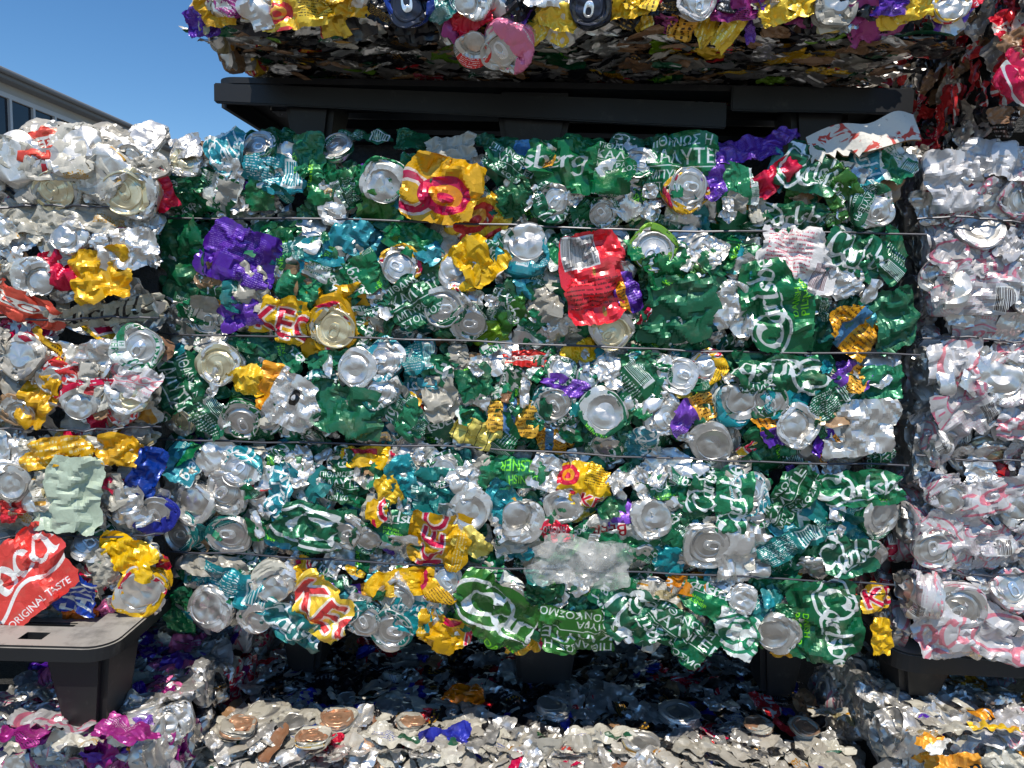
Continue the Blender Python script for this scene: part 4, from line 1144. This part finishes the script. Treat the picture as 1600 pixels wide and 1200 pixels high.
# ---- the bale below the middle one: sunlit strip of its top, then shade
CZ = MBm - .176
KY = -.02
KL = on_y(318, 1150, KY)[0]; KR = on_y(1352, 1150, KY)[0]; KH = CZ - .13
bale_low = empty('can_bale', ((KL + KR) / 2, KY + .55, 0), 'bale of white, blue and copper lidded cans under the green bale', 'bale', 'stacked bales of crushed cans')
fkt = Face(bale_low, (KL, KY, CZ), X3, Y3, (KR - KL, 1.1))
fk = Face(bale_low, (KL, KY, .13), X3, Z3, (KR - KL, KH)); fk.wires = [KH - .12, KH - .28, KH - .44]
for t in [(527, 1138, 56, 'cream', ALU_BRONZE), (490, 1166, 52, 'whitegold', ALU_BRONZE), (372, 1150, 48, 'cream', ALU_BRONZE), (640, 1140, 34, 'cream', ALU_BRONZE), (1185, 1146, 40, 'cream', ALU_BRONZE), (1255, 1150, 40, 'cream', ALU_BRONZE)]:
    lid(fkt, t[0], t[1], t[2] * 1.02, t[3], end=t[4], out=.045, squash=.5)
lid(fk, 566, 1192, 70, 'cream', end=ALU_BRONZE, out=.02, round_=True)
for t in [(1060, 1120, 70, 'silver'), (865, 1110, 66, 'silver'), (1330, 1095, 64, 'silver'), (1000, 1165, 72, 'whitegold'), (410, 1120, 90, 'cream'), (460, 1130, 80, 'cream')]:
    lid(fkt, t[0], t[1], t[2], t[3], 'base', out=.01, squash=.5)
for t in [(722, 1108, 66, 46, 10, 'fanta', (.65, .3, .95, .9), .05), (420, 1125, 90, 50, 0, 'cream', 'plain', .014), (480, 1128, 80, 50, 20, 'cream', 'plain', .014), (940, 1160, 110, 40, 6, 'whiteblue', 'left', .02), (1100, 1180, 90, 40, -10, 'cream', 'plain', .02), (620, 1160, 90, 40, 4, 'whiteblue', 'left', .02), (1300, 1130, 70, 40, 0, 'whitegold', 'left', .03)]:
    sheet(fkt, *t)
for t in [(330, 1180, 70, 60, 30, 'whiteblue', 'left', .02), (700, 1180, 84, 60, 10, 'navy', 'plain', .014), (880, 1190, 120, 60, 4, 'cream', 'plain', .02), (500, 1185, 60, 50, 10, 'red', 'plain', .014)]:
    sheet(fk, *t)
DES_LOW = {'cream': 26, 'white': 12, 'whiteblue': 18, 'silver': 34, 'whitegold': 8, 'brown': 2, 'navy': 2, 'red': 1}
fill(fkt, DES_LOW, {'torn': 74, 'side': 18, 'lid': 2, 'base': 6}, (0, -.005, KR - KL, .10), .048, scale=(.6, .85), swell=False, wob=20, out=-.008, squash=.6)
for lv in (.022, .045, .068, .09):
    flv = Face(bale_low, (KL, KY, CZ - lv), X3, Y3, (KR - KL, .06))
    fill(flv, DES_LOW, {'torn': 80, 'side': 16, 'base': 4}, (0, -.006, KR - KL, .03), .050, scale=(.6, .85), swell=False, wob=18, squash=.5)
fill(fkt, {'silver': 36, 'red': 10, 'navy': 6, 'whiteblue': 6, 'black': 36}, {'torn': 50, 'side': 34, 'lid': 6, 'base': 10}, (0, .10, KR - KL, .52), .060, scale=(.7, .95), swell=False, wob=20, out=-.012, squash=.6)  # shaded part of the top: black designs added to darken it by colour
filling([(fkt, (0, .05, KR - KL, .50))], bale_low, {'silver': 34, 'red': 8, 'navy': 6, 'whiteblue': 6, 'black': 36, 'brown': 6}, .034, .006, flat=.6)  # black shards likewise paint the shade behind the sunlit strip
filling([(fkt, (0, -.015, KR - KL, .09)), (Face(bale_low, (KL, KY, CZ - .03), X3, Y3, (1, 1)), (0, -.02, KR - KL, .03)), (Face(bale_low, (KL, KY, CZ - .06), X3, Y3, (1, 1)), (0, -.02, KR - KL, .03)), (Face(bale_low, (KL, KY, CZ - .09), X3, Y3, (1, 1)), (0, -.02, KR - KL, .03))], bale_low, DES_LOW, .024, .004, flat=.6)
core(bale_low, (KL + .04, KY + .06, 0), X3, Y3, (KR - KL - .08, 1.0, KH + .10))

# ---- lower left and lower right bales
PZ_L = on_y(140, 1132, -.12)[2]
JR = on_y(262, 1130, -.10)[0]
bale_ll = empty('can_bale', (JR - .55, .42, 0), 'bale of pink, purple and white cans under the dusty pallet', 'bale', 'stacked bales of crushed cans')
fjt = Face(bale_ll, (JR - 1.1, -.12, PZ_L), X3, Y3, (1.1, 1.1)); JH = PZ_L - .13
fj = Face(bale_ll, (JR - 1.1, -.12, .13), X3, Z3, (1.1, JH)); fj.wires = [JH - .10, JH - .26, JH - .42]
fjs = Face(bale_ll, (JR, -.12, .13), Y3, Z3, (1.0, JH))
lid(fjt, 224, 1108, 62, 'silver', out=.01, squash=.6)
for t in [(90, 1140, 120, 60, 4, 'cokelight', (.0, .35, .5, .85), .03), (40, 1120, 80, 44, 10, 'silver', 'plain', .02), (30, 1165, 84, 50, -10, 'magenta', 'left', .03), (195, 1160, 90, 50, -14, 'magenta', 'right', .03), (60, 1098, 90, 30, 10, 'silver', 'plain', .02), (120, 1172, 70, 40, 0, 'white', 'left', .02)]:
    sheet(fjt, *t)
DES_LL = {'silver': 30, 'magenta': 24, 'pinkish': 14, 'purple': 14, 'cokelight': 20, 'cream': 8}
v0 = fjt.pix(-80, 1150)[0]
fill(fjt, DES_LL, {'torn': 50, 'side': 28, 'lid': 9, 'base': 13}, (v0, 0, 1.1, .45), .050, scale=(.65, .95), swell=False, wob=24, out=-.004)
fill(fj, DES_LL, {'torn': 50, 'side': 28, 'lid': 9, 'base': 13}, (v0, JH - .12, 1.1, JH), .050, scale=(.65, .95))
fill(fjs, {'silver': 40, 'magenta': 10, 'red': 12, 'cokelight': 20, 'black': 10}, {'side': 84, 'base': 16}, (0, JH - .28, .5, JH), .062, scale=(.85, 1.1), swell=False, out=-.01)
filling([(fjt, (v0, 0, 1.09, .4)), (fj, (v0, JH - .1, 1.09, JH))], bale_ll, DES_LL, .03, .004)
core(bale_ll, (JR - 1.06, -.06, 0), X3, Y3, (1.02, 1.0, JH + .09))

PZ_R = on_y(1455, 1132, -.02)[2]
QL = on_y(1402, 1150, -.03)[0]; QH = PZ_R - .13
bale_lr = empty('can_bale', (QL + .55, .5, 0), 'bale of amber and white cans below the right pallet leg', 'bale', 'stacked bales of crushed cans')
fqt = Face(bale_lr, (QL, -.05, PZ_R), X3, Y3, (1.1, 1.1)); fq = Face(bale_lr, (QL, -.05, .13), X3, Z3, (1.1, QH)); fq.wires = [QH - .13, QH - .3]
fqs = Face(bale_lr, (QL, -.05 + .6, .13), -Y3, Z3, (.6, QH))
for t in [(1460, 1172, 84, 40, 40, 'amber', 'plain', .02), (1545, 1152, 74, 24, -8, 'keo', (.05, .8, .4, 1.), .03), (1440, 1155, 60, 26, 20, 'whitegold', 'left', .02), (1500, 1148, 90, 26, 0, 'cream', 'plain', .02)]:
    sheet(fqt, *t)
for t in [(1490, 1190, 80, 40, 8, 'amber', (.05, .3, .5, .8), .03), (1445, 1190, 40, 60, -10, 'amber', 'plain', .02)]:
    sheet(fq, *t)
v1 = fqt.pix(1680, 1150)[0]
DES_LR = {'silver': 36, 'cream': 20, 'amber': 12, 'purple': 4, 'whitegold': 14, 'cokelight': 8}
fill(fqt, DES_LR, {'torn': 50, 'side': 28, 'lid': 9, 'base': 13}, (0, 0, v1, .40), .050, scale=(.65, .95), swell=False, wob=24, out=-.004)
fill(fq, DES_LR, {'torn': 50, 'side': 28, 'lid': 9, 'base': 13}, (0, QH - .12, v1, QH), .050, scale=(.65, .95))
fill(fqs, DES_LR, {'side': 84, 'base': 16}, (.25, QH - .25, .6, QH), .062, scale=(.85, 1.1), swell=False, out=-.01)
filling([(fqt, (0.01, 0, v1, .35)), (fq, (.01, QH - .1, v1, QH))], bale_lr, DES_LR, .03, .004)
core(bale_lr, (QL + .04, .01, 0), X3, Y3, (1.02, 1.0, QH + .09))


def build_sheets():
    rng = np.random.default_rng(77)
    G = crumple_sheets([(s['w'], s['h'], s['crush'], s['rough']) for s in SHEETS], 21, [s['torn'] for s in SHEETS])
    for s, g, re_ in zip(SHEETS, *G):
        f = s['face']; a, b = f.pix(s['px'], s['py'])
        me = sheet_mesh(g, re_, s['win'], PRINT[s['design']], s['name'])
        so, lx, ly = f.swell(a, b); w = .12
        mw = f.frame(a, b, s['rot'], 1.0, so + s['out'] * .6, lx * .7 + rng.uniform(-w, w), ly * .6 + rng.uniform(-w, w))
        o = put(s['name'], me, f.bale, mw)
        if s['label']: o['label'] = s['label']


build_sheets()

# ------------------------------------------------------------------ plastic pallets


def pallet(name, label, x0, x1, y0, y1, zt, h, yaw=0.0, lip=.030, slots=False, broken=False, legs=None):
    """Nestable plastic pallet: rim with a hanging lip, ribs across, tapering hollow legs."""
    cx, cy = (x0 + x1) / 2, (y0 + y1) / 2
    root = empty(name, (cx, cy, zt - h), label, 'pallet', 'black plastic pallets under the bales')
    piv = np.array([x1, y0, 0.0])
    def done(m, nm, bev=.002):
        c, s_ = math.cos(yaw), math.sin(yaw)
        m.v = [(piv[0] + (p[0] - piv[0]) * c - (p[1] - piv[1]) * s_, piv[1] + (p[0] - piv[0]) * s_ + (p[1] - piv[1]) * c, p[2]) for p in m.v]
        return m.build(nm, M_PLASTIC, root, bevel=bev)
    rim = .060; t = .010; rc = .035
    def arc(cx_, cy_, r, a0_, a1_, n_=7): return [(cx_ + r * math.cos(a0_ + (a1_ - a0_) * i / n_), cy_ + r * math.sin(a0_ + (a1_ - a0_) * i / n_)) for i in range(n_ + 1)]
    def prism(m, poly, z0, z1):
        n_ = len(poly); v = [(x, y, z0) for x, y in poly] + [(x, y, z1) for x, y in poly]
        m.add(v, [tuple(range(n_))[::-1], tuple(n_ + i for i in range(n_))] + [(i, (i + 1) % n_, n_ + (i + 1) % n_, n_ + i) for i in range(n_)])
    m = MB()
    ya, yb = y0 + .018, y0 + .040
    xL, xR = x0 + rim, x1 - rim
    if slots:
        m.box(xL, xR, y0, ya, zt - t, zt); m.box(xL, xR, yb, y0 + rim, zt - t, zt)
        xs = xR - .045; last = xR
        for k in range(12):
            m.box(xs, last, ya, yb, zt - t, zt); last = xs - .034; xs = last - (.045 if k % 3 != 1 else .085)
            if xs < xL + .02: break
        m.box(xL, last, ya, yb, zt - t, zt)
    else: m.box(xL, xR, y0, y0 + rim, zt - t, zt)
    prism(m, [(xR, y0)] + arc(x1 - rc, y0 + rc, rc, -math.pi / 2, 0) + [(x1, y0 + rim), (xR, y0 + rim)], zt - t, zt)
    prism(m, arc(x0 + rc, y0 + rc, rc, math.pi, 1.5 * math.pi) + [(xL, y0), (xL, y0 + rim), (x0, y0 + rim)], zt - t, zt)
    m.box(x0, x1, y1 - rim, y1, zt - t, zt)
    if slots:
        m.box(x0, x0 + rim, y0 + rim, y1 - rim, zt - t, zt)
        for k in range(6):
            ys0 = y0 + rim + k * (y1 - y0 - 2 * rim) / 6; ys1 = ys0 + (y1 - y0 - 2 * rim) / 6
            m.box(xR, x1 - .042, ys0, ys1, zt - t, zt); m.box(x1 - .018, x1, ys0, ys1, zt - t, zt); m.box(x1 - .042, x1 - .018, ys0, ys1 - .05, zt - t, zt)
    else:
        m.box(x0, xL, y0 + rim, y1 - rim, zt - t, zt); m.box(xR, x1, y0 + rim, y1 - rim, zt - t, zt)
    done(m, 'deck_rim', 0)
    n = 7
    for k in range(n):
        m = MB(); yy = y0 + rim + (k + .5) * (y1 - y0 - 2 * rim) / n
        m.box(x0 + rim, x1 - rim, yy - .022, yy + .022, zt - .03, zt - .012); done(m, 'deck_rib')
    if broken:
        xb = x0 + (x1 - x0) * .745
        m = MB(); m.add([(x0, y0 - .001, zt - lip), (xb, y0 - .001, zt - lip - .028), (xb, y0 + .012, zt - lip - .028), (x0, y0 + .012, zt - lip), (x0, y0 - .001, zt - t), (xb, y0 - .001, zt - t - .018), (xb, y0 + .012, zt - t - .018), (x0, y0 + .012, zt - t)],
                        [(0, 3, 2, 1), (4, 5, 6, 7), (0, 1, 5, 4), (1, 2, 6, 5), (2, 3, 7, 6), (3, 0, 4, 7)]); done(m, 'front_lip').__setitem__('label', 'bent front lip that has come loose at one end')
        m = MB(); m.box(xb + .004, x1, y0 - .012, y0, zt - lip - .002, zt - .004); done(m, 'front_lip')
    else:
        m = MB()
        out_ = arc(x0 + rc, y0 + rc, rc + .003, math.pi, 1.5 * math.pi) + arc(x1 - rc, y0 + rc, rc + .003, -math.pi / 2, 0)
        inn = arc(x0 + rc, y0 + rc, rc - .006, math.pi, 1.5 * math.pi) + arc(x1 - rc, y0 + rc, rc - .006, -math.pi / 2, 0)
        nn = len(out_); zl, zh = zt - lip, zt - .003
        v = [(x, y, zl) for x, y in out_] + [(x, y, zh) for x, y in out_] + [(x, y, zl) for x, y in inn] + [(x, y, zh) for x, y in inn]
        f = []
        for i in range(nn - 1): f += [(i, i + 1, nn + i + 1, nn + i), (2 * nn + i + 1, 2 * nn + i, 3 * nn + i, 3 * nn + i + 1), (i + 1, i, 2 * nn + i, 2 * nn + i + 1), (nn + i, nn + i + 1, 3 * nn + i + 1, 3 * nn + i)]
        f += [(0, nn, 3 * nn, 2 * nn), (nn - 1, 3 * nn - 1, 4 * nn - 1, 2 * nn - 1)]
        m.add(v, f); done(m, 'front_lip', 0)
    m = MB(); m.box(x0 - .003, x0 + .006, y0 + .036, y1 - .01, zt - lip, zt - .003); done(m, 'side_lip', 0)
    m = MB(); m.box(x1 - .006, x1 + .003, y0 + .036, y1 - .01, zt - lip, zt - .003); done(m, 'side_lip', 0)
    w = x1 - x0; d = y1 - y0
    for i, fx in enumerate(legs or (.085, .5, .915)):
        for j, fy in enumerate((.075, .5, .925)):
            m = MB(); m.frustum(x0 + w * fx, y0 + d * fy, zt - h, zt - t, .030 + (.02 if i == 1 else 0), .042, .048 + (.02 if i == 1 else 0), .056)
            done(m, 'leg', .010)
    return root


TPY = .15
tz = on_y(600, 124, TPY)[2]
pallet('plastic_pallet', 'black pallet with a bent front lip holding the uppermost bale', on_y(334, 145, TPY)[0], on_y(1424, 145, TPY)[0], TPY, TPY + .95, tz, tz - MT, lip=.042, broken=True, legs=(.135, .47, .88))
pallet('plastic_pallet', 'black pallet in the shade beneath the green bale', on_y(330, 1010, .1)[0], on_y(1400, 1010, .1)[0], .17, 1.12, MBm - .002, MBm - .002 - CZ, legs=(.11, .5, .87))
lz = LB - .004
ply = on_y(190, 1012, -.16)
pallet('plastic_pallet', 'dusty black pallet with slotted rim below the bale with the pink red carton', ply[0] - 1.1, ply[0] - .016, -.165, .78, on_y(140, 1010, -.165)[2], on_y(140, 1010, -.165)[2] - PZ_L, yaw=math.radians(3), slots=True, lip=.022, legs=(.1, .5, .945))
rz = RB - .006
pallet('plastic_pallet', 'black pallet with one scuffed leg showing below the silver bale', on_y(1400, 1050, .02)[0], on_y(1400, 1050, .02)[0] + 1.1, .02, .97, rz, rz - PZ_R, lip=.03, legs=(.055, .5, .92))

# ------------------------------------------------------------------ loose things caught on the green bale


def plastic_bag():
    k = fm.mm_per_px(905, 868); a, b = fm.pix(905, 868)
    g, re_ = crumple_sheets([(160 * k, 84 * k, .84, 1.2), (150 * k, 72 * k, .86, 1.2)], 5, [.5, .6], 3)
    m, nt, bs = new_mat('clear_film')
    co, _ = obj_coord(nt)
    bs.inputs['Base Color'].default_value = (.80, .80, .77, 1); bs.inputs['Roughness'].default_value = .14
    bump(nt, noise(nt, 34, 2, .5, co, 'RIDGED_MULTIFRACTAL'), .5, .002, bs)
    tr = N(nt, 'ShaderNodeBsdfTransparent'); tl = N(nt, 'ShaderNodeBsdfTranslucent'); tl.inputs[0].default_value = (.75, .75, .72, 1)
    m1 = N(nt, 'ShaderNodeMixShader'); m1.inputs[0].default_value = .35; nt.links.new(bs.outputs[0], m1.inputs[1]); nt.links.new(tl.outputs[0], m1.inputs[2])
    m2 = N(nt, 'ShaderNodeMixShader'); nt.links.new(mapr(nt, noise(nt, 40, 4, .6, co), .35, .65, .14, .46), m2.inputs[0])
    nt.links.new(tr.outputs[0], m2.inputs[1]); nt.links.new(m1.outputs[0], m2.inputs[2]); nt.links.new(m2.outputs[0], nt.nodes['Material Output'].inputs[0])
    rng = np.random.default_rng(8)
    root = empty('plastic_bag', tuple(fm.o + fm.r * a + fm.u * b + fm.n * .02), 'clear crumpled plastic bag caught under the lowest wire of the green bale', 'plastic bag')
    for i, nm in enumerate(('bag_front', 'bag_back')):
        me = sheet_mesh(g[i], re_[i], (0, 0, 1, 1), m, nm)
        put(nm, me, root, fm.frame(a, b, -6 + 8 * i, 1.0, .038 - .012 * i, .1, 0))


plastic_bag()


def card_flap():
    mt, nt, bs = new_mat('white_board_with_red_scrawl')
    tc = N(nt, 'ShaderNodeTexCoord'); uv = tc.outputs['UV']
    scr = mapr(nt, noise(nt, 9, 2, .5, uv, dist=1.2), .57, .60, 0, 1)
    c = mixc(nt, math_n(nt, 'MULTIPLY', scr, mapr(nt, noise(nt, 3, 2, .5, uv), .45, .5, 0, 1)), (.70, .66, .58), (.55, .06, .04))
    c = mixc(nt, mapr(nt, noise(nt, 14, 5, .7, uv), .6, .72, 0, .8), c, (.16, .09, .05))
    nt.links.new(c, bs.inputs['Base Color']); bs.inputs['Roughness'].default_value = .7
    bump(nt, noise(nt, 30, 4, .6, uv), .4, .002, bs)
    rng = np.random.default_rng(4)
    p = on_y(1352, 214, -.015)
    root = empty('cardboard_flap', tuple(p), 'torn white board with red scrawl lying on the green bale top edge', 'cardboard')
    U, R = 26, 8; v = []; f = []
    for s_ in (0, 1):
        for j in range(R):
            for i in range(U):
                u, w = i / (U - 1), j / (R - 1)
                x = -.075 + .15 * u; y = -.020 + .044 * w + .006 * math.sin(u * 9); z = .012 * math.sin(u * 3.4 - .4) - .018 * (1 - u) ** 2 + .004 * math.sin(u * 14 + w * 3) - .012 * (1 - w) + s_ * .004
                if j == 0: y += .008 * math.sin(i * 2.3) * (i < 12)
                v.append((x, y, z))
    q = grid_faces(R, U); q = np.array([k for k in q if abs(k[0] % U - k[1] % U) == 1])
    f = [tuple(k[::-1]) for k in q] + [tuple(k + R * U) for k in q]
    v = [(x, y, z * .7) for x, y, z in v]
    ring = [i for i in range(U)] + [U - 1 + j * U for j in range(1, R)] + [(R - 1) * U + i for i in range(U - 2, -1, -1)] + [j * U for j in range(R - 2, 0, -1)]
    f2 = [(ring[k], ring[(k + 1) % len(ring)], ring[(k + 1) % len(ring)] + R * U, ring[k] + R * U) for k in range(len(ring))]
    uvs = [[(v[i][0] * 5, v[i][1] * 5 + v[i][2]) for i in face] for face in f + f2]
    me = mesh_np('board', v, f + f2, [mt, M_CARD], [0] * len(f) + [1] * len(f2), None, uvs)
    put('board', me, root, Matrix.Translation(p) @ Matrix.Rotation(math.radians(9), 4, 'Y').inverted() @ Matrix.Rotation(math.radians(62), 4, 'X'))


card_flap()

# ------------------------------------------------------------------ shed, yard


def shed():
    X0 = -14.0
    roof = 6.98
    yA, yB = 2.0, 34.0
    root = empty('industrial_shed', (X0 - 6, (yA + yB) / 2, 0), 'long industrial shed with a row of dark clerestory windows', 'building')
    m = MB(); m.box(X0 - 12, X0, yA, yB, 0, roof - 1.75); m.build('wall', M_SHEDWALL, root)
    m = MB(); m.box(X0 - 12, X0, yA, yB, roof - .34, roof - .12); m.build('wall', M_SHEDWALL, root)
    m = MB(); m.box(X0 - 12.3, X0 + .35, yA - .3, yB + .3, roof - .12, roof + .10); m.build('roof', M_FASCIA, root, bevel=.02)
    m = MB(); m.tube([(X0 + .42, yA - .3, roof + .04), (X0 + .42, yB + .3, roof + .04)], .07, 10); m.build('gutter', M_FASCIA, root)
    sp = .86; n = int((yB - yA) / sp)
    for k in range(n):
        y = yA + k * sp
        fr_ = MB(); z0, z1 = roof - 1.75, roof - .34
        fr_.box(X0 - .10, X0 + .02, y + .001, y + .085, z0, z1); fr_.box(X0 - .10, X0 + .02, y + .085, y + sp - .001, z0, z0 + .09); fr_.box(X0 - .10, X0 + .02, y + .085, y + sp - .001, z1 - .12, z1)
        w = fr_.build('window_frame', M_FRAME, root)
        p = MB(); p.box(X0 - .07, X0 - .05, y + .085, y + sp - .001, z0 + .09, z1 - .12)
        o = p.build('pane', M_PANE, root); o.parent = w


shed()
g = MB(); g.add([(-400, -400, 0), (400, -400, 0), (400, 400, 0), (-400, 400, 0)], [(0, 1, 2, 3)])
gd = g.build('ground', M_GROUND); gd['kind'] = 'structure'
